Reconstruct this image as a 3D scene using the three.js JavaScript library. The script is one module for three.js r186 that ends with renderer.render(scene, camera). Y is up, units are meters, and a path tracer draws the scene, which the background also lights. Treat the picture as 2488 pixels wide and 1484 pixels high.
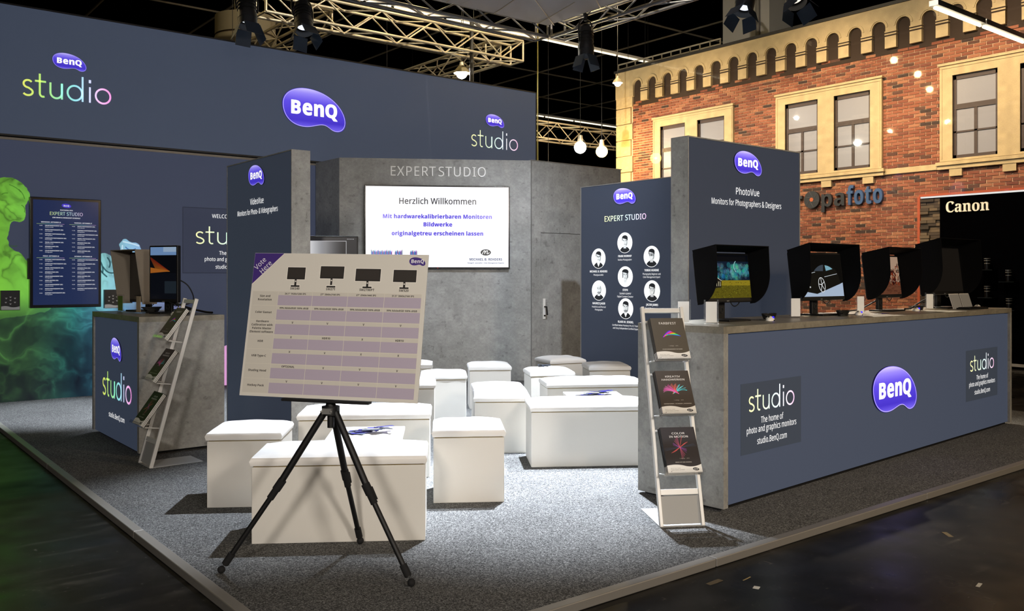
import * as THREE from 'three';
import { RoundedBoxGeometry } from 'three/addons/geometries/RoundedBoxGeometry.js';
import { mergeGeometries } from 'three/addons/utils/BufferGeometryUtils.js';
import { FontLoader } from 'three/addons/loaders/FontLoader.js';
import { RectAreaLightUniformsLib } from 'three/addons/lights/RectAreaLightUniformsLib.js';

// ---------------------------------------------------------------- camera, exposure, light
// World: x runs along the back wall of the stand, z comes out of it towards the aisle, metres.
RectAreaLightUniformsLib.init();
const scene = new THREE.Scene();
scene.background = new THREE.Color(0x000000);
const camera = new THREE.PerspectiveCamera(38.03, 2488 / 1484, 0.05, 120);
camera.position.set(0, 1.5, 0);
camera.lookAt(0.6227, 1.5, -0.7824);
camera.setViewOffset(2488, 1484, 0, 70, 2488, 1484);
camera.updateProjectionMatrix();
const renderer = new THREE.WebGLRenderer({ antialias: true });
renderer.toneMapping = THREE.LinearToneMapping;
renderer.toneMappingExposure = 1.0;
renderer.shadowMap.enabled = true;
const COOL = 0xe8f1ff, WARM = 0xffdfb4, FRONT = 0xfff4e8, NEUTRAL = 0xfff1dd;
const KEY = 290, FILL = 105, WASH = 150;

// ---------------------------------------------------------------- helpers
let seedN = 7;
const rnd = () => { seedN = (seedN * 1664525 + 1013904223) >>> 0; return seedN / 4294967296; };
const rr = (a, b) => a + (b - a) * rnd();
const names = new Map();
function numbered(n) { const k = names.get(n) || 0; names.set(n, k + 1); return k ? n + '_' + String(k).padStart(3, '0') : n; }
const D = Math.PI / 180;
function thing(name, label, category, p = [0, 0, 0], turn = 0, group) {
  const o = new THREE.Group(); o.name = numbered(name); o.position.set(...p); o.rotation.y = turn;
  o.userData = { label, category }; if (group) o.userData.group = group; scene.add(o); return o;
}
function structure(name, label, p = [0, 0, 0], turn = 0) {
  const o = new THREE.Group(); o.name = numbered(name); o.position.set(...p); o.rotation.y = turn;
  o.userData = { kind: 'structure', label }; scene.add(o); return o;
}
function part(name, geo, mat, parent) {
  if (Array.isArray(geo)) geo = geo.length > 1 ? mergeGeometries(geo.map((g) => (g.index ? g.toNonIndexed() : g))) : geo[0];
  const m = new THREE.Mesh(geo, mat); m.name = parent === scene ? numbered(name) : name; parent.add(m); return m;
}
function tag(o, label, category, group) { o.userData = { label, category }; if (group) o.userData.group = group; return o; }
function copy(o, label) { const c = o.clone(); c.name = numbered(o.name.replace(/_\d{3}$/, '')); c.userData = { ...o.userData }; if (label) c.userData.label = label; scene.add(c); return c; }
// box given by its centre in x, z and its lower y
function box(w, h, d, x = 0, y = 0, z = 0) { return uvm(new THREE.BoxGeometry(w, h, d).translate(x, y + h / 2, z)); }
function span(x0, x1, y0, y1, z0, z1) { return uvm(new THREE.BoxGeometry(x1 - x0, y1 - y0, z1 - z0).translate((x0 + x1) / 2, (y0 + y1) / 2, (z0 + z1) / 2)); }
function rbox(w, h, d, r, x = 0, y = 0, z = 0, s = 2) { return new RoundedBoxGeometry(w, h, d, s, r).translate(x, y + h / 2, z); }
function cyl(r0, r1, h, x = 0, y = 0, z = 0, n = 20) { return new THREE.CylinderGeometry(r1, r0, h, n).translate(x, y + h / 2, z); }
function rod(a, b, r, n = 8, r2 = r) {
  const A = new THREE.Vector3(...a), B = new THREE.Vector3(...b), d = B.clone().sub(A), l = d.length();
  const g = new THREE.CylinderGeometry(r2, r, l, n).translate(0, l / 2, 0);
  g.applyQuaternion(new THREE.Quaternion().setFromUnitVectors(new THREE.Vector3(0, 1, 0), d.normalize())).translate(...a); return g;
}
function tube(pts, r, n = 24, k = 6) { return new THREE.TubeGeometry(new THREE.CatmullRomCurve3(pts.map((p) => new THREE.Vector3(...p))), n, r, k); }
// texture coordinates in metres, from the side each face looks to
function uvm(g) {
  const p = g.attributes.position, n = g.attributes.normal, u = g.attributes.uv;
  for (let i = 0; i < p.count; i++) {
    const ax = Math.abs(n.getX(i)), ay = Math.abs(n.getY(i)), az = Math.abs(n.getZ(i));
    if (ay > ax && ay > az) u.setXY(i, p.getX(i), p.getZ(i)); else if (ax > az) u.setXY(i, p.getZ(i), p.getY(i)); else u.setXY(i, p.getX(i), p.getY(i));
  }
  return g;
}
const std = (color, roughness = 0.6, more = {}) => new THREE.MeshStandardMaterial({ color, roughness, ...more });
const glow = (color, k = 1, base = 0x111111) => new THREE.MeshStandardMaterial({ color: base, roughness: 0.7, emissive: color, emissiveIntensity: k });

// ---------------------------------------------------------------- computed textures
function canvas(w, h, draw) {
  const c = document.createElement('canvas'); c.width = w; c.height = h; draw(c.getContext('2d'), w, h);
  const t = new THREE.CanvasTexture(c); t.colorSpace = THREE.SRGBColorSpace; t.magFilter = THREE.LinearFilter; t.anisotropy = 8; return t;
}
function lattice(n) { const a = new Float32Array(n * n); for (let i = 0; i < a.length; i++) a[i] = rnd(); return a; }
function field(size, cells, sx = 1) {                      // smooth noise that repeats at its edges
  const out = new Float32Array(size * size), L = lattice(cells), s = (t) => t * t * (3 - 2 * t);
  for (let y = 0; y < size; y++) for (let x = 0; x < size; x++) {
    const fx = x / size * cells / sx, fy = y / size * cells, x0 = Math.floor(fx), y0 = Math.floor(fy), tx = s(fx - x0), ty = s(fy - y0);
    const g = (i, j) => L[((j % cells) * cells) + (i % Math.max(1, Math.round(cells / sx)))];
    out[y * size + x] = (g(x0, y0) * (1 - tx) + g(x0 + 1, y0) * tx) * (1 - ty) + (g(x0, y0 + 1) * (1 - tx) + g(x0 + 1, y0 + 1) * tx) * ty;
  }
  return out;
}
function noiseTexture(size, rep, colour, srgb = true) {
  const d = new Uint8Array(size * size * 4);
  for (let i = 0; i < size * size; i++) { const c = colour(i); d[4 * i] = c[0]; d[4 * i + 1] = c[1]; d[4 * i + 2] = c[2]; d[4 * i + 3] = 255; }
  const t = new THREE.DataTexture(d, size, size); t.wrapS = t.wrapT = THREE.RepeatWrapping; t.magFilter = THREE.LinearFilter; t.minFilter = THREE.LinearMipmapLinearFilter; t.generateMipmaps = true;
  if (srgb) t.colorSpace = THREE.SRGBColorSpace; t.repeat.set(1 / rep, 1 / rep); t.needsUpdate = true; return t;
}
const concreteMap = (() => {
  const S = 1024, a = field(S, 6), b = field(S, 22), c = field(S, 90), e = field(S, 44), f = field(S, 256);
  return noiseTexture(S, 2.2, (i) => {
    let v = 150 + (a[i] - 0.5) * 16 + (b[i] - 0.5) * 18 + (c[i] - 0.5) * 14 + (f[i] - 0.5) * 12;
    if (e[i] > 0.86 && f[i] > 0.45) v -= 34 * (e[i] - 0.8) / 0.2;
    return [v * 1.0, v * 1.0, v * 0.975];
  });
})();
const carpetMap = (() => {
  const S = 1024, f = field(S, 512), g = field(S, 300), a = field(S, 12);
  return noiseTexture(S, 1.9, (i) => { const n = (f[i] - 0.5) * 1.5 + (g[i] - 0.5) * 0.8; const v = Math.max(18, Math.min(235, 84 + n * 72 + (a[i] - 0.5) * 8)); return [v, v, v * 0.985]; });
})();
const hallMap = (() => {
  const S = 1024, a = field(S, 7), b = field(S, 20), c = field(S, 64), s = field(S, 128, 8), f = field(S, 256);
  return noiseTexture(S, 6, (i) => {
    let v = 16 + (a[i] - 0.5) * 14 + (b[i] - 0.5) * 16 + (c[i] - 0.5) * 10 + (f[i] - 0.5) * 8; if (s[i] > 0.74) v += (s[i] - 0.74) * 150 * c[i]; if (b[i] > 0.7) v += (b[i] - 0.7) * 60 * f[i]; if (f[i] > 0.97) v += 55;
    v = Math.max(8, v); return [v * 1.05, v, v * 0.92];
  });
})();
const hallRough = (() => { const S = 512, a = field(S, 9), b = field(S, 40); return noiseTexture(S, 5, (i) => { const v = 70 + a[i] * 90 + b[i] * 60; return [v, v, v]; }, false); })();
const grainMap = (() => { const S = 256, f = field(S, 128), b = field(S, 24); return noiseTexture(S, 0.5, (i) => { const v = 205 + (f[i] - 0.5) * 60 + (b[i] - 0.5) * 60; return [v, v, v]; }); })();

const fineGrain = (() => { const S = 256, f = field(S, 128), b = field(S, 8); return noiseTexture(S, 0.8, (i) => { const v = 232 + (f[i] - 0.5) * 16 + (b[i] - 0.5) * 22; return [v, v, v]; }); })();
const M = {
  concrete: new THREE.MeshStandardMaterial({ map: concreteMap, roughness: 0.62, bumpMap: concreteMap, bumpScale: 0.0006 }),
  concreteTop: new THREE.MeshStandardMaterial({ map: concreteMap, roughness: 0.4, color: 0xe4dccc }),
  carpet: new THREE.MeshStandardMaterial({ map: carpetMap, roughness: 1, bumpMap: carpetMap, bumpScale: 0.003 }),
  hall: new THREE.MeshPhysicalMaterial({ map: hallMap, roughnessMap: hallRough, roughness: 0.62, specularIntensity: 0.26, bumpMap: hallMap, bumpScale: 0.0012 }),
  alu: std(0xb9b9b6, 0.35, { metalness: 0.7 }), trim: std(0x918d86, 0.45, { metalness: 0.45 }),
  steel: std(0xdcdbd7, 0.4, { metalness: 0.15 }), truss: std(0xb9b09a, 0.4, { metalness: 0.5 }),
  black: std(0x0b0b0c, 0.55), blackGloss: std(0x08080a, 0.22), rubber: std(0x101011, 0.85), felt: new THREE.MeshPhysicalMaterial({ color: 0x0b0b0d, roughness: 0.9, specularIntensity: 0.25 }), hood: std(0x968c7e, 0.7),
  white: std(0xe9e7e1, 0.4), leather: std(0xf2f0ec, 0.42), laminate: std(0xe3e0d8, 0.5), paper: std(0xf0efe9, 0.7),
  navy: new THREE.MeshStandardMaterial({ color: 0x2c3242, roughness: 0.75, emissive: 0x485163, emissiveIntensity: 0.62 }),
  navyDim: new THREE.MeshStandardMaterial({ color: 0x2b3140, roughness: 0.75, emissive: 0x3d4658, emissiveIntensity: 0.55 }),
  panel: new THREE.MeshStandardMaterial({ color: 0x242a36, roughness: 0.75, emissive: 0x39404f, emissiveIntensity: 0.55 }),
  lit: glow(0xffffff, 0.95, 0x888888), dark: new THREE.MeshPhysicalMaterial({ color: 0x020203, roughness: 1, specularIntensity: 0 }), clear: new THREE.MeshPhysicalMaterial({ color: 0xffffff, roughness: 0.03, transmission: 1, thickness: 0, ior: 1.49 }),
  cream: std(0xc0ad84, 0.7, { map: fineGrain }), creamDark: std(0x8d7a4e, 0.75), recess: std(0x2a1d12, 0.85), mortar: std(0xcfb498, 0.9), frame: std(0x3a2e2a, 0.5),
  glassPane: std(0x84868f, 0.35), stone: [0x4b4032, 0x3a3026, 0x5a4d3c, 0x2d251d].map((c) => std(c, 0.85)),
};
M.sheet = std(0xa6a6a4, 0.6); M.navyEdge = std(0x2a2a2c, 0.5);

const load = new FontLoader();
const SANS = await load.loadAsync('fonts/droid/droid_sans_regular.typeface.json');
const BOLD = await load.loadAsync('fonts/droid/droid_sans_bold.typeface.json');
const SERIF = await load.loadAsync('fonts/droid/droid_serif_bold.typeface.json');
function textGeo(str, size, font = SANS, depth = 0, squeeze = 1, align = 0.5, spacing = 0) {
  let shapes;
  if (spacing) {
    shapes = []; let x = 0; const out = [];
    for (const ch of str) {
      const data = font.data.glyphs[ch] || font.data.glyphs['n'], adv = data.ha / font.data.resolution * size;
      if (ch !== ' ') { const s = font.generateShapes(ch, size); const g = depth ? new THREE.ExtrudeGeometry(s, { depth, bevelEnabled: false, curveSegments: 4 }) : new THREE.ShapeGeometry(s, 4); out.push((g.index ? g.toNonIndexed() : g).translate(x, 0, 0)); }
      x += adv + spacing * size;
    }
    const g = mergeGeometries(out); g.scale(squeeze, 1, 1); g.computeBoundingBox(); const b = g.boundingBox;
    return g.translate(-b.min.x - (b.max.x - b.min.x) * align, 0, 0);
  }
  shapes = font.generateShapes(str, size);
  const g = depth ? new THREE.ExtrudeGeometry(shapes, { depth, bevelEnabled: false, curveSegments: 4 }) : new THREE.ShapeGeometry(shapes, 4);
  g.scale(squeeze, 1, 1); g.computeBoundingBox(); const b = g.boundingBox;
  return g.translate(-b.min.x - (b.max.x - b.min.x) * align, 0, 0);
}
const capOf = (font) => { const g = new THREE.ShapeGeometry(font.generateShapes('H', 1), 2); g.computeBoundingBox(); return g.boundingBox.max.y; };
function fitText(str, width, font, depth, height, align = 0.5) {    // lettering of a given width and cap height
  const g = textGeo(str, height / capOf(font), font, depth, 1, align), b = g.boundingBox; g.scale(width / (b.max.x - b.min.x), 1, 1); return g;
}
function letter(parent, geo, mat, x, y, z, name = 'lettering') { return part(name, geo.translate(x, y, z), mat, parent); }

// ---- the oval mark with its four letters
const markShape = (() => {
  const s = new THREE.Shape(); s.moveTo(0, 0.34);
  s.bezierCurveTo(0, 0.50, 0.16, 0.60, 0.36, 0.60); s.bezierCurveTo(0.68, 0.60, 0.93, 0.42, 0.985, 0.22); s.bezierCurveTo(1.02, 0.09, 0.95, 0.0, 0.84, 0.005);
  s.bezierCurveTo(0.75, 0.01, 0.72, 0.085, 0.63, 0.085); s.bezierCurveTo(0.54, 0.085, 0.46, 0.03, 0.33, 0.03); s.bezierCurveTo(0.12, 0.03, 0, 0.17, 0, 0.34); return s;
})();
const markTexture = canvas(1024, 640, (c, w, h) => {
  c.fillStyle = '#ffffff'; c.fillRect(0, 0, w, h);
  const path = (k) => { const X = (x) => w * (0.5 + (x - 0.5) * k), Y = (y) => h * (1 - (0.31 + (y - 0.31) * k * 1.0) / 0.62); c.beginPath(); c.moveTo(X(0), Y(0.34));
    c.bezierCurveTo(X(0), Y(0.50), X(0.16), Y(0.60), X(0.36), Y(0.60)); c.bezierCurveTo(X(0.68), Y(0.60), X(0.93), Y(0.42), X(0.985), Y(0.22)); c.bezierCurveTo(X(1.02), Y(0.09), X(0.95), Y(0), X(0.84), Y(0.005));
    c.bezierCurveTo(X(0.75), Y(0.01), X(0.72), Y(0.085), X(0.63), Y(0.085)); c.bezierCurveTo(X(0.54), Y(0.085), X(0.46), Y(0.03), X(0.33), Y(0.03)); c.bezierCurveTo(X(0.12), Y(0.03), X(0), Y(0.17), X(0), Y(0.34)); };
  c.fillStyle = '#3a2cb4'; c.fillRect(0, 0, w, h);
  path(0.97); const g = c.createLinearGradient(0, 0, 0, h); g.addColorStop(0, '#d9d4ff'); g.addColorStop(0.16, '#8d80f0'); g.addColorStop(0.38, '#5646dc'); g.addColorStop(0.8, '#3f2fc0'); g.addColorStop(0.95, '#6a5ce6'); g.addColorStop(1, '#5646dc'); c.fillStyle = g; c.fill();
  c.lineWidth = 9; c.strokeStyle = '#b9b0ff'; c.stroke();
  c.fillStyle = '#ffffff'; c.strokeStyle = '#ffffff'; c.lineJoin = 'round'; c.textBaseline = 'alphabetic'; const put = (ch, x, y, sx, sy) => { c.save(); c.translate(x, y); c.scale(sx, sy); c.font = 'bold 280px sans-serif'; c.lineWidth = 12; c.fillText(ch, 0, 0); c.strokeText(ch, 0, 0); c.restore(); };
  put('B', 118, 420, 1.0, 0.98); put('e', 308, 420, 1.05, 1.12); put('n', 480, 420, 1.1, 1.12); put('Q', 668, 420, 1.02, 0.98);
});
const markMat = new THREE.MeshStandardMaterial({ map: markTexture, roughness: 0.4, emissive: 0xffffff, emissiveMap: markTexture, emissiveIntensity: 0.85 });
const markPrint = new THREE.MeshStandardMaterial({ map: markTexture, roughness: 0.5 });
const markRim = std(0x20204a, 0.5);
const markGeo = (() => {
  const g = new THREE.ExtrudeGeometry(markShape, { depth: 0.01, bevelEnabled: false, curveSegments: 16 }); const p = g.attributes.position, u = g.attributes.uv;
  for (let i = 0; i < p.count; i++) u.setXY(i, p.getX(i), p.getY(i) / 0.62); return g.translate(-0.5, -0.3, 0);
})();
function mark(parent, x, y, z, w, h, mat = markMat) { const m = part('logo', markGeo, [mat, markRim], parent); m.position.set(x, y, z); m.scale.set(w, h / 0.6, 1); return m; }

// ---- the word studio as drawn strokes, coloured from yellow over cyan to pink
const rainbow = canvas(256, 8, (c, w, h) => { const g = c.createLinearGradient(0, 0, w, 0); [[0, '#e2e86a'], [0.22, '#b6ea78'], [0.4, '#9aeab4'], [0.58, '#93e4ee'], [0.76, '#d9dcff'], [0.86, '#f6c2f2'], [1, '#f59ae2']].forEach(([t, k]) => g.addColorStop(t, k)); c.fillStyle = g; c.fillRect(0, 0, w, h); });
const rainbowMat = new THREE.MeshStandardMaterial({ map: rainbow, roughness: 0.6, emissive: 0xffffff, emissiveMap: rainbow, emissiveIntensity: 0.9 });
const rainbowSoft = (() => { const t = canvas(256, 8, (c, w, h) => { const g = c.createLinearGradient(0, 0, w, 0); [[0, '#eef0b0'], [0.3, '#dff2d0'], [0.55, '#d2f0f4'], [0.78, '#eeeeff'], [1, '#f4c0ea']].forEach(([q, k]) => g.addColorStop(q, k)); c.fillStyle = g; c.fillRect(0, 0, w, h); }); return new THREE.MeshStandardMaterial({ map: t, roughness: 0.6, emissive: 0xffffff, emissiveMap: t, emissiveIntensity: 0.9 }); })();
function ribbon(pts, w) {
  const pos = [], idx = [];
  for (let i = 0; i < pts.length; i++) {
    const a = pts[Math.max(0, i - 1)], b = pts[Math.min(pts.length - 1, i + 1)]; let dx = b[0] - a[0], dy = b[1] - a[1]; const l = Math.hypot(dx, dy) || 1; dx /= l; dy /= l;
    pos.push(pts[i][0] - dy * w / 2, pts[i][1] + dx * w / 2, 0, pts[i][0] + dy * w / 2, pts[i][1] - dx * w / 2, 0); if (i) { const k = 2 * i; idx.push(k - 2, k - 1, k, k - 1, k + 1, k); }
  }
  const g = new THREE.BufferGeometry(); g.setAttribute('position', new THREE.Float32BufferAttribute(pos, 3)); g.setIndex(idx); g.setAttribute('uv', new THREE.Float32BufferAttribute(new Float32Array(pos.length / 3 * 2), 2)); g.computeVertexNormals(); return g.toNonIndexed();
}
const arc = (cx, cy, rx, ry, a0, a1, n = 20) => Array.from({ length: n + 1 }, (_, i) => { const a = (a0 + (a1 - a0) * i / n) * D; return [cx + rx * Math.cos(a), cy + ry * Math.sin(a)]; });
function studioGeo(width, height, stroke = 0.13) {         // height is that of the small letters
  const S = stroke, g = [];
  g.push(ribbon([...arc(0.30, 0.73, 0.25, 0.22, 35, 200, 14), ...arc(0.30, 0.73, 0.25, 0.22, 215, 245, 4), [0.34, 0.49], ...arc(0.29, 0.25, 0.28, 0.21, 60, -150, 18)], S));
  g.push(ribbon([[0.98, 1.42], [0.98, 0.3], ...arc(1.16, 0.24, 0.18, 0.2, 180, 300, 8)], S), ribbon([[0.70, 0.96], [1.34, 0.96]], S));
  g.push(ribbon([[1.60, 0.97], [1.60, 0.4], ...arc(1.94, 0.38, 0.34, 0.34, 180, 360, 16), [2.28, 0.97]], S), ribbon([[2.28, 0.97], [2.28, 0.0]], S));
  g.push(ribbon(arc(3.06, 0.49, 0.44, 0.45, 0, 360, 32), S), ribbon([[3.53, 1.55], [3.53, 0]], S));
  g.push(ribbon([[3.98, 0.97], [3.98, 0]], S), ribbon([[3.98, 1.42], [3.98, 1.22]], S * 1.25));
  g.push(ribbon(arc(4.80, 0.49, 0.46, 0.45, 0, 360, 32), S));
  const m = mergeGeometries(g), p = m.attributes.position, u = m.attributes.uv; for (let i = 0; i < p.count; i++) u.setXY(i, Math.min(0.995, Math.max(0.005, p.getX(i) / 5.32)), 0.5);
  return m.scale(width / 5.32, height, 1).translate(-width / 2, 0, 0);
}
function rainbowText(g) { g.computeBoundingBox(); const b = g.boundingBox, p = g.attributes.position, u = g.attributes.uv; for (let i = 0; i < p.count; i++) u.setXY(i, 0.01 + 0.98 * (p.getX(i) - b.min.x) / (b.max.x - b.min.x), 0.5); return g; }

// ---------------------------------------------------------------- the hall
{
  const f = structure('floor', 'dark worn glossy hall floor'); part('floor_slab', span(-14, 42, -0.3, -0.04, -42, 12), M.hall, f);
  for (const [n, ...b] of [['wall_left', -14.4, -14, -0.3, 11, -42, 12], ['wall_right', 42, 42.4, -0.3, 11, -42, 12], ['wall_back', -14.4, 42.4, -0.3, 11, -42.4, -42], ['wall_front', -14.4, 42.4, -0.3, 11, 12, 12.4]]) { const w = structure(n, 'black hall wall in the dark'); part('wall_surface', span(...b), M.dark, w); }
  const c = structure('ceiling', 'black hall ceiling'); part('ceiling_slab', span(-14.4, 42.4, 11, 11.3, -42.4, 12.4), M.dark, c);
  const bar = std(0x8c8676, 0.6);
  for (let k = 0; k < 10; k++) part('ceiling_bar', rod([3.55 + 3.15 * k, 9.5, -41.9], [3.55 + 3.15 * k, 9.5, -4], 0.032, 6), bar, c);
  for (const z of [-12, -19.2, -26.5, -30.1, -34]) part('ceiling_bar', rod([-13.9, 9.5, z], [41.9, 9.5, z], 0.032, 6), bar, c);
}
// ---------------------------------------------------------------- the platform of the stand
{
  const p = structure('floor_stand', 'raised stand platform covered in speckled grey carpet'); part('carpet', span(1.56, 10.6, -0.04, 0, -12.6, -3.06), M.carpet, p);
  const t1 = structure('trim_1', 'metal edge strip along the left side of the carpet'); 
  for (let k = 0; k < 4; k++) part('edge_strip', uvm(rbox(0.06, 0.046, 2.39, 0.006, 1.53, -0.04, -4.255 - 2.395 * k)), M.trim, t1);
  const t2 = structure('trim_2', 'metal edge strip along the front of the carpet');
  for (let k = 0; k < 4; k++) part('edge_strip', uvm(rbox(2.27, 0.046, 0.06, 0.006, 2.635 + 2.275 * k, -0.04, -3.03)), M.trim, t2);
}
// ---------------------------------------------------------------- back wall with its printed smoke figures
const WX0 = 1.2, WX1 = 5.88, WH = 3.14;
const mural = (() => {
  const w = 1366, h = 916, S = w / (WX1 - WX0), X = (x) => (x - WX0) * S, Y = (y) => h - y * S, NS = 1024;
  const f1 = field(NS, 7), f2 = field(NS, 21), f3 = field(NS, 66), at = (f, u, v) => { const i = ((Math.floor(u * NS) % NS) + NS) % NS, j = ((Math.floor(v * NS) % NS) + NS) % NS; return f[j * NS + i]; };
  const fbm = (x, y) => 0.5 * at(f1, x / 3, y / 3) + 0.3 * at(f2, x / 3, y / 3) + 0.2 * at(f3, x / 3, y / 3);
  const bil = (f, u, v) => { const a = u * NS, b = v * NS, i = Math.floor(a), j = Math.floor(b), s = a - i, t = b - j, g = (p, q) => f[(((q % NS) + NS) % NS) * NS + (((p % NS) + NS) % NS)]; return (g(i, j) * (1 - s) + g(i + 1, j) * s) * (1 - t) + (g(i, j + 1) * (1 - s) + g(i + 1, j + 1) * s) * t; };
  const soft = (x, y) => 0.68 * bil(f1, x / 3, y / 3) + 0.26 * bil(f2, x / 3, y / 3) + 0.06 * bil(f3, x / 3, y / 3);
  const stops = [[1.2, [128, 215, 52]], [2.1, [112, 205, 78]], [2.6, [70, 190, 150]], [2.95, [120, 228, 235]], [3.4, [112, 178, 244]], [3.9, [150, 150, 245]], [4.4, [236, 140, 226]], [5.9, [240, 120, 190]]];
  const hue = (x) => { let i = 0; while (i < stops.length - 2 && x > stops[i + 1][0]) i++; const t = Math.min(1, Math.max(0, (x - stops[i][0]) / (stops[i + 1][0] - stops[i][0]))); return stops[i][1].map((v, k) => v + (stops[i + 1][1][k] - v) * t); };
  const ss = (a, b, x) => { const t = Math.min(1, Math.max(0, (x - a) / (b - a))); return t * t * (3 - 2 * t); };
  const mk = document.createElement('canvas'); mk.width = w; mk.height = h; const m = mk.getContext('2d'); m.fillStyle = '#000'; m.fillRect(0, 0, w, h);
  const blob = (pts, fill) => { m.fillStyle = fill; m.beginPath(); const n = pts.length; m.moveTo((X(pts[0][0]) + X(pts[n - 1][0])) / 2, (Y(pts[0][1]) + Y(pts[n - 1][1])) / 2); for (let i = 0; i < n; i++) { const a = pts[i], b = pts[(i + 1) % n]; m.quadraticCurveTo(X(a[0]), Y(a[1]), (X(a[0]) + X(b[0])) / 2, (Y(a[1]) + Y(b[1])) / 2); } m.fill(); };
  blob([[1.0, 1.0], [1.1, 2.3], [1.45, 2.6], [1.8, 2.665], [1.94, 2.67], [2.05, 2.62], [2.11, 2.53], [2.135, 2.45], [2.115, 2.39], [2.085, 2.33], [2.1, 2.27], [2.075, 2.18], [2.0, 2.165], [1.925, 2.15], [1.91, 2.02], [1.895, 1.87], [2.0, 1.83], [2.06, 1.75], [2.12, 1.6], [2.3, 1.3], [2.4, 1.0]], '#f00');   // green figure
  blob([[2.80, 1.0], [2.82, 1.62], [2.86, 1.76], [2.92, 1.80], [3.0, 1.79], [3.07, 1.74], [3.1, 1.66], [3.06, 1.56], [3.16, 1.5], [3.24, 1.0]], '#0f0');                         // cyan bust
  blob([[3.10, 0.9], [3.15, 1.85], [3.19, 1.985], [3.25, 1.98], [3.33, 1.93], [3.42, 1.9], [3.5, 1.78], [3.62, 1.5], [3.8, 1.25], [4.05, 0.95]], '#00f');                          // blue figure
  blob([[4.40, -0.2], [4.44, 0.4], [4.5, 0.54], [4.6, 0.56], [4.9, 0.5], [5.3, 0.2], [5.4, -0.2]], '#00f');
  const md = m.getImageData(0, 0, w, h).data, bg = [60, 66, 85], out = document.createElement('canvas'); out.width = w; out.height = h; const o = out.getContext('2d'), im = o.createImageData(w, h), d = im.data;
  for (let j = 0; j < h; j++) for (let i = 0; i < w; i++) {
    const x = WX0 + i / S, y = (h - j) / S, n = soft(x, y), wx = x + (soft(x + 7, y + 3) - 0.5) * 0.8, wy = y + (soft(x + 2, y + 9) - 0.5) * 0.8, r = 1 - Math.abs(2 * soft(wx * 0.9, wy * 1.5) - 1), wisp = Math.pow(r, 5), q = soft(wx * 0.9 + 4, wy * 1.1);
    const top = (x < 2.95 ? 1.34 : 1.34 - (x - 2.95) * 0.62), g = ss(top + 0.16, top - 0.12, y + (n - 0.5) * 0.5);
    const ii = Math.min(w - 1, Math.max(0, Math.round(i + (soft(x * 2, y * 2) - 0.5) * 26 + (at(f3, x / 3, y / 3) - 0.5) * 5))), jj = Math.min(h - 1, Math.max(0, Math.round(j + (soft(x * 2 + 4, y * 2 + 5) - 0.5) * 26))), k = 4 * (jj * w + ii);
    const c = hue(x), low = 0.08 + 0.36 * q + 0.40 * ss(0.85, 1.35, y) + 0.26 * wisp * (0.3 + q);
    let R = bg[0] + (c[0] * low - bg[0]) * g, G = bg[1] + (c[1] * low * 0.96 - bg[1]) * g, B = bg[2] + ((c[2] * low + 18) - bg[2]) * g;
    const fig = Math.max(md[k], md[k + 1], md[k + 2]) / 255;
    if (fig > 0.02) { const fold = Math.pow(1 - Math.abs(2 * soft(wx * 1.3 + 5, wy * 1.3) - 1), 10), pale = md[k] > 128 ? 0.12 : 0.3, v = (md[k] > 128 ? 0.9 : 0.88) + 0.35 * (q - 0.4) - 0.3 * fold * ss(1.3, 1.6, y), fade = fig * (0.25 + 0.75 * ss(0.95, 1.35, y) + (x > 4.2 ? 1 : 0)); const e = Math.min(1, fade); R += ((c[0] + (255 - c[0]) * pale) * v - R) * e; G += ((c[1] + (255 - c[1]) * pale) * v - G) * e; B += ((c[2] + (md[k] > 128 ? 0 : (255 - c[2]) * pale)) * v - B) * e; }
    d[4 * (j * w + i)] = R; d[4 * (j * w + i) + 1] = G; d[4 * (j * w + i) + 2] = B; d[4 * (j * w + i) + 3] = 255;
  }
  o.putImageData(im, 0, 0);
  o.lineCap = 'round'; const stroke = (col, lw, qs) => { o.strokeStyle = col; o.lineWidth = lw; for (const q of qs) { o.beginPath(); o.moveTo(X(q[0]), Y(q[1])); o.quadraticCurveTo(X(q[2]), Y(q[3]), X(q[4]), Y(q[5])); o.stroke(); } };
  stroke('rgba(20,60,70,0.75)', 5, [[2.90, 1.72, 2.96, 1.62, 2.94, 1.55], [2.95, 1.62, 3.0, 1.53, 3.08, 1.55], [2.88, 1.64, 2.92, 1.56, 2.99, 1.5], [3.0, 1.74, 3.05, 1.68, 3.02, 1.62]]); stroke('rgba(215,240,255,0.8)', 5, [[3.19, 1.95, 3.3, 1.93, 3.38, 1.9], [3.18, 1.9, 3.17, 1.7, 3.2, 1.6], [3.2, 1.25, 3.35, 1.12, 3.42, 1.3], [3.5, 1.3, 3.6, 1.2, 3.8, 1.2]]); stroke('rgba(40,80,150,0.7)', 4, [[3.24, 1.32, 3.28, 1.24, 3.34, 1.26], [3.22, 1.2, 3.3, 1.14, 3.38, 1.2], [3.22, 1.88, 3.27, 1.82, 3.34, 1.86]]); stroke('rgba(40,90,20,0.5)', 3, [[1.82, 2.48, 1.84, 2.5, 1.88, 2.5], [1.9, 2.6, 1.97, 2.58, 2.02, 2.52], [2.0, 2.55, 2.05, 2.5, 2.06, 2.44], [2.03, 2.36, 2.07, 2.34, 2.06, 2.28], [1.9, 1.87, 1.94, 1.86, 1.98, 1.87]]);
  o.fillStyle = '#363b4d'; o.fillRect(X(3.947), Y(2.433), 1.34 * S, 0.883 * S); o.strokeStyle = '#262a38'; o.lineWidth = 2.5; o.strokeRect(X(3.947), Y(2.433), 1.34 * S, 0.883 * S);
  const t = new THREE.CanvasTexture(out); t.colorSpace = THREE.SRGBColorSpace; t.magFilter = THREE.LinearFilter; t.anisotropy = 8; return t;
})();
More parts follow.
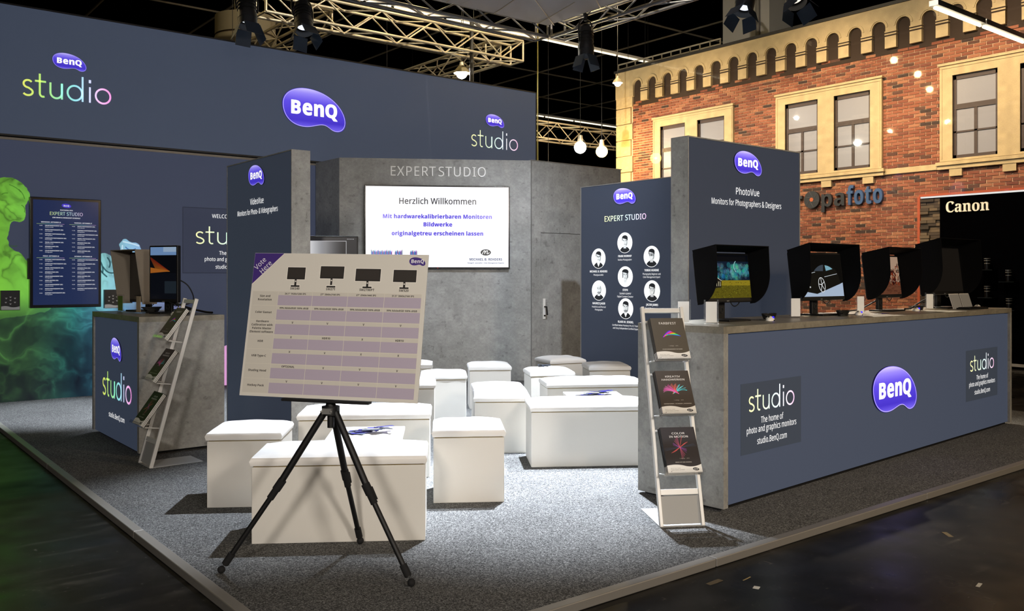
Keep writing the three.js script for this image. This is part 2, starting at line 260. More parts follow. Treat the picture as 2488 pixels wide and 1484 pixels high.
const muralMat = new THREE.MeshStandardMaterial({ map: mural, color: 0x777777, roughness: 0.75, emissive: 0xffffff, emissiveMap: mural, emissiveIntensity: 0.84 });
{
  const w = structure('wall_back_print', 'backlit dark blue wall printed with coloured smoke figures', [0, 0, -12.05]);
  part('core', span(WX0, 10.05, 0, WH, -0.25, -0.012), M.navyEdge, w);
  const g = new THREE.PlaneGeometry(WX1 - WX0, WH).translate((WX0 + WX1) / 2, WH / 2, 0); part('print', g, muralMat, w);
  part('top_rail', span(WX0, WX1, WH, WH + 0.03, -0.2, 0.01), M.trim, w);
  letter(w, fitText('WELCOME TO THE', 0.56, SANS, 0, 0.052), M.lit, 4.62, 2.305, 0.004);
  letter(w, studioGeo(1.0, 0.17, 0.1), rainbowSoft, 4.62, 1.945, 0.004);
  letter(w, fitText('The home of', 0.36, SANS, 0, 0.052), M.lit, 4.62, 1.80, 0.004); letter(w, fitText('photo and graphics monitors', 0.76, SANS, 0, 0.052), M.lit, 4.62, 1.715, 0.004); letter(w, fitText('studio.BenQ.com', 0.46, SANS, 0, 0.052), M.lit, 4.62, 1.61, 0.004);
}
{ // long lightbox banner above it
  const b = thing('banner_lightbox', 'long dark blue backlit banner with three logos above the back wall', 'banner', [0, 3.18, -12.05]);
  part('frame', [span(1.15, 10.1, 0, 0.02, -0.3, 0.06), span(1.15, 10.1, 1.56, 1.58, -0.3, 0.06), span(1.15, 1.17, 0, 1.58, -0.3, 0.06), span(10.08, 10.1, 0, 1.58, -0.3, 0.06)], M.navyEdge, b);
  part('fabric_front', span(1.17, 10.08, 0.02, 1.56, -0.29, 0.055), M.navy, b);
  mark(b, 2.545, 0.975, 0.056, 0.39, 0.205); letter(b, studioGeo(1.0, 0.2, 0.115), rainbowMat, 2.53, 0.5, 0.062);
  mark(b, 5.84, 0.77, 0.056, 1.02, 0.6);
  mark(b, 9.17, 0.97, 0.056, 0.4, 0.215); letter(b, studioGeo(1.0, 0.2, 0.085), rainbowSoft, 9.175, 0.5, 0.062);
}
{ // information screen
  const scr = canvas(768, 1280, (c, w, h) => {
    c.fillStyle = '#1f2d55'; c.fillRect(0, 0, w, h); c.textAlign = 'center'; c.fillStyle = '#4a3bd0'; c.beginPath(); c.ellipse(w / 2, 62, 56, 26, 0.1, 0, 7); c.fill(); c.fillStyle = '#fff'; c.font = 'bold 26px sans-serif'; c.fillText('BenQ', w / 2, 71);
    c.font = 'bold 18px sans-serif'; c.fillText('PHOTOKINA 2018', w / 2, 124); const g = c.createLinearGradient(180, 0, 600, 0); g.addColorStop(0, '#d8e890'); g.addColorStop(0.5, '#bfeef0'); g.addColorStop(1, '#f0c8f0'); c.fillStyle = g; c.font = '56px sans-serif'; c.fillText('EXPERT STUDIO', w / 2, 182); c.fillStyle = '#fff'; c.font = 'bold 19px sans-serif'; c.fillText('LIVE DEMO & WORKSHOP SCHEDULE', w / 2, 218);
    const day = ['WEDNESDAY, SEPTEMBER 26', 'THURSDAY, SEPTEMBER 27', 'FRIDAY, SEPTEMBER 28', 'SATURDAY, SEPTEMBER 29']; const topic = ['COLOR MANAGEMENT (DE)', 'PHOTO PHOTOGRAPHY (EN)', 'PORTRAIT PHOTOGRAPHY (DE)', 'LANDSCAPE PHOTOGRAPHY (DE)', 'TRAVEL PHOTOGRAPHY (EN)', 'SPEAKER STAGE (EN)', 'COLOR MANAGEMENT (EN)', 'VIDEO EDITING (EN)']; const sub = ['Photo & Screen', 'From Monitor', 'Photographer', 'Print & Video'];
    for (let k = 0; k < 4; k++) { const x0 = k % 2 ? 418 : 40, y0 = k < 2 ? 290 : 705, n = [7, 7, 9, 8][k]; c.textAlign = 'center'; c.fillStyle = '#fff'; c.font = 'bold 17px sans-serif'; c.fillText(day[k], x0 + 165, y0 - 14); const q = c.createLinearGradient(x0, 0, x0 + 320, 0); q.addColorStop(0, '#c8e080'); q.addColorStop(0.5, '#8fe0e8'); q.addColorStop(1, '#e0a0e0'); c.fillStyle = q; c.fillRect(x0, y0, 320, 3); c.textAlign = 'left'; c.fillStyle = '#fff';
      for (let i = 0; i < n; i++) { const y = y0 + 28 + i * 51; c.font = '15px sans-serif'; c.fillText(`${10 + i}:${i % 2 ? '30' : '00'}`, x0 + 30, y); c.font = 'bold 16px sans-serif'; c.fillText(topic[(i + k) % 8], x0 + 96, y); c.font = '14px sans-serif'; c.fillText(sub[(i + k) % 4], x0 + 96, y + 18); } }
  });
  const s = thing('information_screen', 'upright black framed screen showing a timetable on the smoke printed wall', 'screen', [2.5, 1.12, -12.04]);
  part('housing', rbox(0.80, 1.345, 0.09, 0.008, 0, 0, 0.05), M.blackGloss, s); const p = part('display', new THREE.PlaneGeometry(0.735, 1.275).translate(0, 0.675, 0.0955), new THREE.MeshStandardMaterial({ color: 0x111111, roughness: 0.15, emissive: 0xffffff, emissiveMap: scr, emissiveIntensity: 0.8 }), s); p.userData.label = 'lit display with white timetable text';
  part('control_box', box(0.02, 0.25, 0.05, -0.41, 0.35, 0.05), M.black, s);
}
// two leaflet boxes on the printed wall
{
  const face = canvas(256, 288, (c, w, h) => { c.fillStyle = '#15171b'; c.fillRect(0, 0, w, h); c.fillStyle = '#e8e8e8'; c.font = '14px sans-serif'; c.textAlign = 'center'; for (const [x, y] of [[70, 110], [128, 92], [190, 110], [128, 140], [64, 172], [190, 172], [128, 196]]) { c.fillRect(x - 16, y - 5, 32, 4); c.fillRect(x - 10, y + 3, 20, 9); } c.fillStyle = '#d9dadb'; c.beginPath(); c.moveTo(0, 236); c.quadraticCurveTo(70, 222, 120, 244); c.quadraticCurveTo(180, 262, 256, 236); c.lineTo(256, 288); c.lineTo(0, 288); c.fill(); });
  const fm = new THREE.MeshStandardMaterial({ map: face, roughness: 0.4 });
  for (const [x, l] of [[1.90, 'black leaflet box on the green print left of the timetable screen'], [3.05, 'black leaflet box on the cyan print behind the left counter']]) {
    const t = thing('leaflet_box', l, 'leaflet holder', [x, 1.10, -12.045], 0, 'leaflet boxes on the printed wall');
    part('box_body', box(0.2, 0.235, 0.06, 0, 0, 0.03), M.black, t); part('cover', new THREE.PlaneGeometry(0.195, 0.225).translate(0, 0.118, 0.0615), fm, t); part('holder', [box(0.22, 0.012, 0.08, 0, -0.012, 0.04), box(0.22, 0.04, 0.004, 0, 0, 0.076)], M.clear, t);
  }
}
const font1 = (ch, size) => new THREE.ExtrudeGeometry(SANS.generateShapes(ch, size), { depth: 0.012, bevelEnabled: false, curveSegments: 6 });
// ---------------------------------------------------------------- grey cabin in the corner
const CH = 3.18, ca = [5.88, -11.3], cb = [8.2, -9.86], CT = -31.83 * D, CL = 2.7306;
{
  const w = structure('wall_cabin', 'grey concrete-look cabin in the back corner of the stand');
  const sh = new THREE.Shape(); sh.moveTo(5.88, 12.04); sh.lineTo(5.88, 11.3); sh.lineTo(8.2, 9.86); sh.lineTo(8.385, 9.86); sh.lineTo(8.385, 12.04); sh.closePath();
  const rest = new THREE.Shape(); rest.moveTo(8.385, 12.04); rest.lineTo(8.385, 9.86); rest.lineTo(10.04, 9.86); rest.lineTo(10.04, 12.04); rest.closePath();
  const ext = (s, y0, y1) => uvm(new THREE.ExtrudeGeometry(s, { depth: y1 - y0, bevelEnabled: false }).rotateX(-Math.PI / 2).translate(0, y0, 0));
  part('front_panel', ext(sh, 0, CH), M.concrete, w); part('lintel_panel', ext(rest, 2.145, CH), M.concrete, w);
  part('side_panel', span(9.33, 10.04, 0, 2.145, -12.04, -9.86), M.concrete, w); part('inner_panel', span(8.385, 9.33, 0, 2.145, -12.04, -9.95), M.black, w);
  part('corner_bead', [box(0.012, CH, 0.012, 8.2, 0, -9.857)], M.alu, w); part('cap_rail', [span(8.2, 10.05, CH, CH + 0.012, -9.9, -9.85)], M.alu, w);
  const letters = new THREE.Group(); letters.name = 'sign_lettering'; w.add(letters); letters.position.set((ca[0] + cb[0]) / 2, 0, (ca[1] + cb[1]) / 2); letters.rotation.y = CT;
  const lm = std(0xf6f6f3, 0.5), sz = 0.135 / capOf(SANS), adv = (ch) => SANS.data.glyphs[ch].ha / SANS.data.resolution * sz, str = 'EXPERT STUDIO', gaps = [...str].map((ch) => (ch === ' ' ? 0.012 : adv(ch))), gap = (1.384 - gaps.reduce((q, v) => q + v, 0)) / 12; let x = -CL / 2 + 0.70;
  [...str].forEach((ch, i) => { if (ch !== ' ') { const g = font1(ch, sz); letter(letters, g, lm, x, 2.935, 0.002, 'letter'); } x += gaps[i] + gap; });
  const d = structure('door_1', 'flush grey door in the cabin wall'); part('door_leaf', span(8.391, 9.325, 0.01, 2.138, -9.9, -9.864), M.concrete, d);
  const h = part('handle', [rbox(0.045, 0.3, 0.012, 0.004, 8.448, 0.88, -9.858)], M.white, d); part('lever', [rod([8.448, 1.06, -9.85], [8.448, 1.06, -9.80], 0.011), rod([8.445, 1.065, -9.80], [8.46, 0.94, -9.80], 0.011)], M.black, h); part('lock', cyl(0.012, 0.012, 0.02, 0, 0, 0).rotateX(Math.PI / 2).translate(8.448, 0.93, -9.86), M.black, h);
}
// the welcome television
{
  const slide = canvas(1920, 1080, (c, w, h) => {
    c.fillStyle = '#f6f8ff'; c.fillRect(0, 0, w, h); c.textAlign = 'center'; c.fillStyle = '#10101c'; c.font = '110px sans-serif'; c.fillText('Herzlich Willkommen', w / 2, 232); c.lineWidth = 3; c.strokeStyle = '#10101c'; c.strokeText('Herzlich Willkommen', w / 2, 232);
    c.fillStyle = '#3a1fd0'; c.font = 'bold 74px sans-serif'; const ln = (t, y, k = 1) => { c.save(); c.translate(w / 2, y); c.scale(k, 1); c.fillText(t, 0, 0); c.lineWidth = 3; c.strokeStyle = '#3a1fd0'; c.strokeText(t, 0, 0); c.restore(); };
    ln('Mit hardwarekalibrierbaren Monitoren', 425, 1.06); ln('Bildwerke', 532, 1.1); ln('originalgetreu erscheinen lassen', 652, 1.06);
    for (let i = 0; i < 90; i++) { const x = 70 + i * 6.8; if ((i > 40 && i < 46) || (i > 60 && i < 76)) continue; c.fillStyle = ['#18306c', '#3aa0d8', '#5038d0', '#101820', '#b060c0', '#206888'][i * 7 % 6]; c.fillRect(x, 850 + (i * 13 % 30), 8, 90 - (i * 29 % 40)); }
    c.fillStyle = '#10141c'; c.beginPath(); c.ellipse(1610, 880, 70, 42, 0, 0, 7); c.fill(); c.strokeStyle = '#fff'; c.lineWidth = 9; c.beginPath(); c.moveTo(1562, 905); c.quadraticCurveTo(1580, 850, 1600, 858); c.lineTo(1594, 900); c.quadraticCurveTo(1610, 850, 1634, 858); c.lineTo(1626, 898); c.quadraticCurveTo(1645, 900, 1660, 880); c.stroke();
    c.fillStyle = '#182a5c'; c.font = 'bold 44px sans-serif'; c.fillText('MICHAEL B. REHDERS', 1610, 990); c.font = 'bold 21px sans-serif'; c.fillText('Fotograf - Journalist - Color Management Experte', 1610, 1030);
  });
  const t = thing('television', 'large flat television showing a white welcome slide on the cabin front', 'television', [(ca[0] + cb[0]) / 2, 1.61, (ca[1] + cb[1]) / 2], CT);
  const cx = (0.353 + 2.411) / 2 - CL / 2;
  part('housing', rbox(2.06, 1.185, 0.07, 0.008, cx, 0, 0.045), M.blackGloss, t);
  part('display', new THREE.PlaneGeometry(2.02, 1.14).translate(cx, 0.595, 0.081), new THREE.MeshStandardMaterial({ color: 0x111111, roughness: 0.2, emissive: 0xffffff, emissiveMap: slide, emissiveIntensity: 1.1 }), t);
  part('status_light', box(0.01, 0.006, 0.004, cx, 0.01, 0.081), glow(0xff3020, 1), t); part('wall_bracket', box(0.6, 0.4, 0.02, cx, 0.4, 0.0), M.black, t);
}
// ---------------------------------------------------------------- the two towers and the portrait panel
function tower(label, x, z, turn, lines) {
  const t = thing('display_tower', label, 'display wall', [x, 0, z], turn);
  part('core', span(-0.775, 0.775, 0.0, 2.63, -0.18, -0.02), M.concrete, t); part('edge_frame', [span(-0.78, -0.77, 0, 2.64, -0.182, 0), span(0.77, 0.78, 0, 2.64, -0.182, 0), span(-0.77, 0.77, 2.63, 2.64, -0.182, 0)], M.concrete, t);
  const f = part('fabric_front', span(-0.77, 0.77, 0.02, 2.628, -0.02, -0.004), M.panel, t); f.userData.label = 'dark blue backlit fabric front';
  part('plinth', span(-0.76, 0.76, 0, 0.02, -0.16, -0.03), M.black, t); part('screw_cap', new THREE.SphereGeometry(0.008, 8, 6).translate(0.776, 2.47, -0.08), M.alu, t); part('screw_cap', new THREE.SphereGeometry(0.008, 8, 6).translate(-0.776, 2.47, -0.08), M.alu, t);
  mark(t, 0, 2.475, -0.003, 0.385, 0.205);
  letter(t, fitText(lines[0], 0.325, SANS, 0, 0.058), M.lit, 0, 2.20, 0.001); letter(t, fitText(lines[1], 0.97, SANS, 0, 0.05), M.lit, 0, 2.105, 0.001); return t;
}
tower('tall dark blue tower lettered VideoVue behind the voting board', 3.39, -8.205, -Math.PI / 2, ['VideoVue', 'Monitors for Photo- & Videographers']);
tower('tall dark blue tower lettered PhotoVue behind the right counter', 6.345, -4.71, 0, ['PhotoVue', 'Monitors for Photographers & Designers']);
{
  const t = thing('display_tower', 'dark blue tower with seven round portraits right of the cabin door', 'display wall', [7.70, 0, -7.495], -Math.PI / 2), K = 1.382, Y = (y) => 1.5 + (y - 1.5) * K;
  part('core', span(-0.775, 0.775, 0.0, 2.63, -0.18, -0.02), M.concrete, t); part('edge_frame', [span(-0.785, -0.77, 0, 2.64, -0.182, 0), span(0.77, 0.785, 0, 2.64, -0.182, 0), span(-0.77, 0.77, 2.63, 2.64, -0.182, 0)], M.trim, t);
  part('fabric_front', span(-0.77, 0.77, 0.02, 2.628, -0.02, -0.004), M.panel, t); part('plinth', span(-0.76, 0.76, 0, 0.02, -0.16, -0.03), M.black, t);
  mark(t, 0, Y(2.2), -0.003, 0.375, 0.2); letter(t, rainbowText(fitText('EXPERT STUDIO', 0.69, SANS, 0, 0.066)), rainbowSoft, 0, Y(1.99), 0.001);
  const spots = [[0.017, 1.795, 0, 'FRANK DOORHOF', ['Fashion Photographer']], [-0.311, 1.663, 1, 'MICHAEL B. REHDERS', ['Photojournalist']], [0.329, 1.67, 2, 'TOBIAS HUNDKE', ['Photography Beginner and', 'Color Management Expert']], [0.022, 1.50, 3, 'STEPH', ['"JOURNEY GLIMPSE"', 'Digital Content Creator']], [-0.306, 1.376, 4, 'MAURICE JAGER', ['Headshot and Portrait', 'Photographer']], [0.334, 1.379, 5, 'JACOB JAMES', ['Travel Photographer']], [0.027, 1.222, 6, 'KLAUS M. SENDEL', ['Certified Adobe Premiere Pro CC Trainer', 'and Sony Independent Certified Expert']]];
  spots.forEach(([x, y, k, name, sub]) => {
    const tex = canvas(256, 256, (c, w) => {
      c.fillStyle = '#f2f4f2'; c.fillRect(0, 0, w, w); const dk = '#15171a';
      c.fillStyle = k === 3 ? '#dfe2e2' : dk; c.beginPath(); c.ellipse(128, 262, 96, k === 3 ? 60 : 86, 0, 0, 7); c.fill(); c.fillStyle = '#c2c4c4'; c.fillRect(104, 140, 48, 60); if (k === 6 || k === 1) { c.fillStyle = '#e9ebeb'; c.beginPath(); c.moveTo(100, 182); c.lineTo(156, 182); c.lineTo(128, 240); c.fill(); }
      c.fillStyle = '#dcdedd'; c.beginPath(); c.ellipse(128, 108, 46, 60, 0, 0, 7); c.fill(); c.fillStyle = '#8f9393'; c.beginPath(); c.ellipse(154, 116, 20, 50, 0, 0, 7); c.fill(); c.fillStyle = '#d2d5d4'; c.beginPath(); c.ellipse(122, 110, 36, 54, 0, 0, 7); c.fill();
      c.fillStyle = dk; if (k !== 4) { c.beginPath(); c.ellipse(128, 66, k === 3 ? 58 : 50, 34, 0, Math.PI, 7); c.fill(); c.fillRect(78, 58, 12, k === 3 ? 86 : 40); c.fillRect(166, 58, 12, k === 3 ? 86 : 40); } 
      c.fillRect(98, 92, 22, 5); c.fillRect(136, 92, 22, 5); c.beginPath(); c.arc(109, 104, 5, 0, 7); c.arc(147, 104, 5, 0, 7); c.fill(); c.fillStyle = '#6d7171'; c.fillRect(126, 104, 5, 24); c.fillStyle = k % 3 === 2 ? '#ffffff' : '#333'; c.fillRect(112, 142, 32, k % 3 === 2 ? 9 : 5);
      if (k === 2) { c.strokeStyle = dk; c.lineWidth = 6; c.strokeRect(94, 94, 30, 22); c.strokeRect(132, 94, 30, 22); } if (k === 1) { c.fillStyle = '#555'; c.fillRect(96, 100, 64, 9); } if (k === 4 || k === 6) { c.fillStyle = 'rgba(50,52,54,0.55)'; c.beginPath(); c.ellipse(128, 150, 36, 22, 0, 0, Math.PI); c.fill(); }
    });
    const px = (x - 0.017) * K, py = Y(y);
    const p = part('portrait', new THREE.CircleGeometry(0.121, 32).translate(px, py, 0.0), new THREE.MeshStandardMaterial({ map: tex, roughness: 0.7, emissive: 0xffffff, emissiveMap: tex, emissiveIntensity: 0.75 }), t); part('ring', new THREE.RingGeometry(0.119, 0.125, 32).translate(px, py, 0.001), M.lit, p);
    letter(t, fitText(name, name.length * 0.0172, BOLD, 0, 0.025), M.lit, px, py - 0.172, 0.001); sub.forEach((q, i) => letter(t, fitText(q, q.length * 0.0116, SANS, 0, 0.02), M.lit, px, py - 0.213 - 0.036 * i, 0.001));
  });
}

// ---------------------------------------------------------------- counters
{ // right counter
  const L = 5.05, t = thing('counter', 'long counter with dark blue logo front and concrete-look top at right', 'counter', [4.56, 0, -3.57], 3.65 * D);
  part('countertop', span(0, L, 1.135, 1.18, -0.7, 0), M.concreteTop, t); part('end_panel', span(0, 0.05, 0.02, 1.135, -0.7, 0), M.concrete, t); part('end_panel', span(L - 0.05, L, 0.02, 1.135, -0.7, 0), M.concrete, t);
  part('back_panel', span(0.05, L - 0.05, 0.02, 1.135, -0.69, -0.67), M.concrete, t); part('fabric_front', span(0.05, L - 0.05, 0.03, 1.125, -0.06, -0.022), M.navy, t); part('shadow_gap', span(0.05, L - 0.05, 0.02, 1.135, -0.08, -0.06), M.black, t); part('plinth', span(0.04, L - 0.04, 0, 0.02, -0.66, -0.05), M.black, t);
  const fieldM = new THREE.MeshStandardMaterial({ color: 0x2a303c, roughness: 0.75, emissive: 0x3c4450, emissiveIntensity: 0.6 });
  for (const [x, w, y0, y1] of [[0.6, 0.755, 0.327, 0.795], [4.325, 0.785, 0.327, 0.805]]) {
    part('print_field', span(x - w / 2, x + w / 2, y0, y1, -0.0225, -0.0195), fieldM, t);
    const k = w / 0.755; letter(t, studioGeo(0.57 * k, 0.102, 0.11), rainbowSoft, x, 0.604, -0.018); letter(t, fitText('The home of', 0.28 * k, SANS, 0, 0.042), M.lit, x, 0.518, -0.018); letter(t, fitText('photo and graphics monitors', 0.62 * k, SANS, 0, 0.042), M.lit, x, 0.46, -0.018); letter(t, fitText('studio.BenQ.com', 0.37 * k, SANS, 0, 0.042), M.lit, x, 0.38, -0.018);
  }
  mark(t, 2.455, 0.576, -0.021, 0.81, 0.39);
}
{ // left counter
  const L = 1.54, t = thing('counter', 'short grey counter with studio lettering on its blue side at left', 'counter', [2.16, 0, -8.46], -Math.PI / 2);
  part('countertop', span(-L / 2, L / 2, 1.12, 1.165, -0.72, 0), M.concreteTop, t); part('end_panel', span(L / 2 - 0.05, L / 2, 0.03, 1.12, -0.72, 0), M.concrete, t); part('end_panel', span(-L / 2, -L / 2 + 0.05, 0.03, 1.12, -0.72, 0), M.concrete, t);
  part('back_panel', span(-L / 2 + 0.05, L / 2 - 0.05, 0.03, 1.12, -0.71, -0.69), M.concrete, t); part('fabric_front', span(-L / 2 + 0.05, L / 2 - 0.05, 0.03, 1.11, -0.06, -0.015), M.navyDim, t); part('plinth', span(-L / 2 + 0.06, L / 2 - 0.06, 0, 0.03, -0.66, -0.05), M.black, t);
  mark(t, 0.05, 0.85, -0.014, 0.35, 0.205); letter(t, studioGeo(0.94, 0.16, 0.12), rainbowMat, 0.038, 0.40, -0.012); letter(t, fitText('studio.BenQ.com', 0.51, SANS, 0, 0.045), M.lit, 0.036, 0.22, -0.012);
}
{ // counter behind the left tower, mostly hidden by the voting board
  const t = thing('counter', 'plain grey counter behind the VideoVue tower', 'counter', [3.59, 0, -8.4], Math.PI / 2);
  part('countertop', span(-0.8, 0.8, 1.12, 1.165, 0, 0.66), M.concreteTop, t); part('end_panel', span(-0.8, -0.75, 0, 1.12, 0, 0.66), M.concrete, t); part('end_panel', span(0.75, 0.8, 0, 1.12, 0, 0.66), M.concrete, t); part('front_panel', span(-0.75, 0.75, 0, 1.12, 0.6, 0.64), M.concrete, t);
}
// ---------------------------------------------------------------- white stools and benches
function cushion(w, d, seed) {
  const g = new RoundedBoxGeometry(w, 0.05, d, 4, 0.016), src = new THREE.BoxGeometry(w, 0.05, d, 26, 2, 16), p = src.attributes.position;
  g.dispose();
  for (let i = 0; i < p.count; i++) {
    let x = p.getX(i), y = p.getY(i), z = p.getZ(i); const ex = 1 - Math.pow(Math.abs(2 * x / w), 6), ez = 1 - Math.pow(Math.abs(2 * z / d), 6), cr = Math.max(0, ex * ez);
    if (y > 0.01) y += 0.022 * cr - 0.006 * (1 - cr) + 0.003 * Math.sin(x * 23 + seed) * Math.cos(z * 19 + seed * 2) * cr;
    const rim = (y <= 0.01 && y >= -0.01) ? 0.004 : (y < 0 ? -0.002 : -0.006); x += Math.sign(x) * (Math.abs(x) > w / 2 - 0.001 ? rim : 0); z += Math.sign(z) * (Math.abs(z) > d / 2 - 0.001 ? rim + 0.002 * Math.sin(x * 31 + seed) : 0);
    p.setXYZ(i, x, y, z);
  }
  src.computeVertexNormals(); return src.translate(0, 0.463, 0);
}
const SA = -34 * D;
const cushions = [0, 1, 2].map((k) => cushion(0.485, 0.465, k * 1.7)), longCushions = [0, 1].map((k) => cushion(0.985, 0.465, k * 2.3 + 0.6));
const cubeBase = [rbox(0.47, 0.43, 0.45, 0.004)], benchBase = [rbox(0.97, 0.43, 0.45, 0.004)], seamCube = box(0.45, 0.01, 0.43, 0, 0.43, 0), seamBench = box(0.95, 0.01, 0.43, 0, 0.43, 0);
let seatCount = 0;
function seat(long, x, z, label, ang = SA) {
  const w = long ? 0.97 : 0.47, c = Math.cos(ang), s = Math.sin(ang), cx = x + c * w / 2 - s * 0.225, cz = z - s * w / 2 - c * 0.225;
  const t = thing(long ? 'bench' : 'cube_stool', label, long ? 'bench' : 'stool', [cx, 0, cz], ang, long ? 'white padded benches' : 'white padded cube stools');
  part('base', long ? benchBase : cubeBase, M.laminate, t); part('seam', long ? seamBench : seamCube, M.creamDark, t); part('cushion', long ? longCushions[seatCount % 2] : cushions[seatCount % 3], M.leather, t); seatCount++; return t;
}
seat(true, 1.951, -4.797, 'white padded bench nearest the camera behind the tripod legs');
seat(true, 2.843, -6.113, 'white padded bench partly hidden under the voting board');
seat(true, 4.46, -5.36, 'white padded bench whose right end is hidden by the right counter');
seat(true, 5.525, -6.40, 'white padded bench behind the right low table', -31 * D);
seat(false, 2.031, -5.73, 'white cube stool left of the tripod with a dark shadow beside it');
seat(false, 3.246, -4.914, 'white cube stool standing alone in the bright carpet right of the tripod');
seat(false, 4.434, -6.082, 'white cube stool left of the bench beside the right counter', -35.6 * D);
seat(false, 4.434 + 0.285, -6.082 - 0.40, 'white cube stool pushed up behind another left of the right benches', -33 * D);
seat(false, 6.023, -7.245, 'white cube stool with pens on its cushion in front of the cabin door', -30 * D);
seat(false, 7.06, -8.12, 'farthest white cube stool in front of the portrait tower, turned askew', -16 * D);
seat(false, 6.93, -7.30, 'white cube stool below the portraits, rightmost of the back row', -33 * D);
seat(false, 5.872, -8.149, 'white cube stool in front of the cabin under the television', -33 * D);
seat(false, 4.953, -7.734, 'white cube stool right of the board edge, in the middle row');
seat(false, 4.283, -7.319, 'white cube stool mostly covered by the right edge of the board');
seat(false, 5.264, -8.848, 'white cube stool just peeping out past the board, farthest at left');
// low tables
for (const [x, z, l, g] of [[2.975, -5.325, 'low white table between the two left benches', 'the left low table'], [5.517, -5.748, 'low white table between the two right benches', 'the right low table']]) {
  const t = thing('low_table', l, 'table', [x, 0, z], SA); part('tabletop', rbox(0.5, 0.025, 0.5, 0.004, 0, 0.415, 0), M.white, t); part('base', box(0.46, 0.415, 0.46), M.laminate, t);
  const cs = Math.cos(SA), sn = Math.sin(SA), cols = [0x140c70, 0x0c0c12, 0x1c148c, 0x28303e, 0x100f60, 0x101216, 0x5a626e, 0x160e78, 0x15151a];
  for (let i = 0; i < 18; i++) { const lx = -0.1 + i * 0.013 + rr(-0.02, 0.02), lz = rr(-0.05, 0.05), a = rr(-0.9, 0.9), c = part('leaflet', rbox(0.14, 0.0018, 0.035, 0.0008, 0, 0, 0, 1), std(cols[(i * 5 + (x > 4 ? 3 : 0)) % 9], 0.35), scene); c.position.set(x + cs * lx + sn * lz, 0.4402 + 0.002 * i, z - sn * lx + cs * lz); c.rotation.y = SA + a; tag(c, 'small printed card in the fanned heap on ' + g, 'card', 'cards fanned out on ' + g); }
}
for (let i = 0; i < 4; i++) { const c = part('pen', new THREE.CylinderGeometry(0.006, 0.006, 0.14, 8).rotateZ(Math.PI / 2), std([0x14161c, 0x2c3e60, 0x14161c, 0x556070][i], 0.35), scene); c.position.set(6.33 + i * 0.03, 0.516, -7.42 - i * 0.025); c.rotation.y = 0.3 + i * 0.7; tag(c, 'dark pen lying on the cushion in front of the cabin door', 'pen', 'pens on a stool'); }
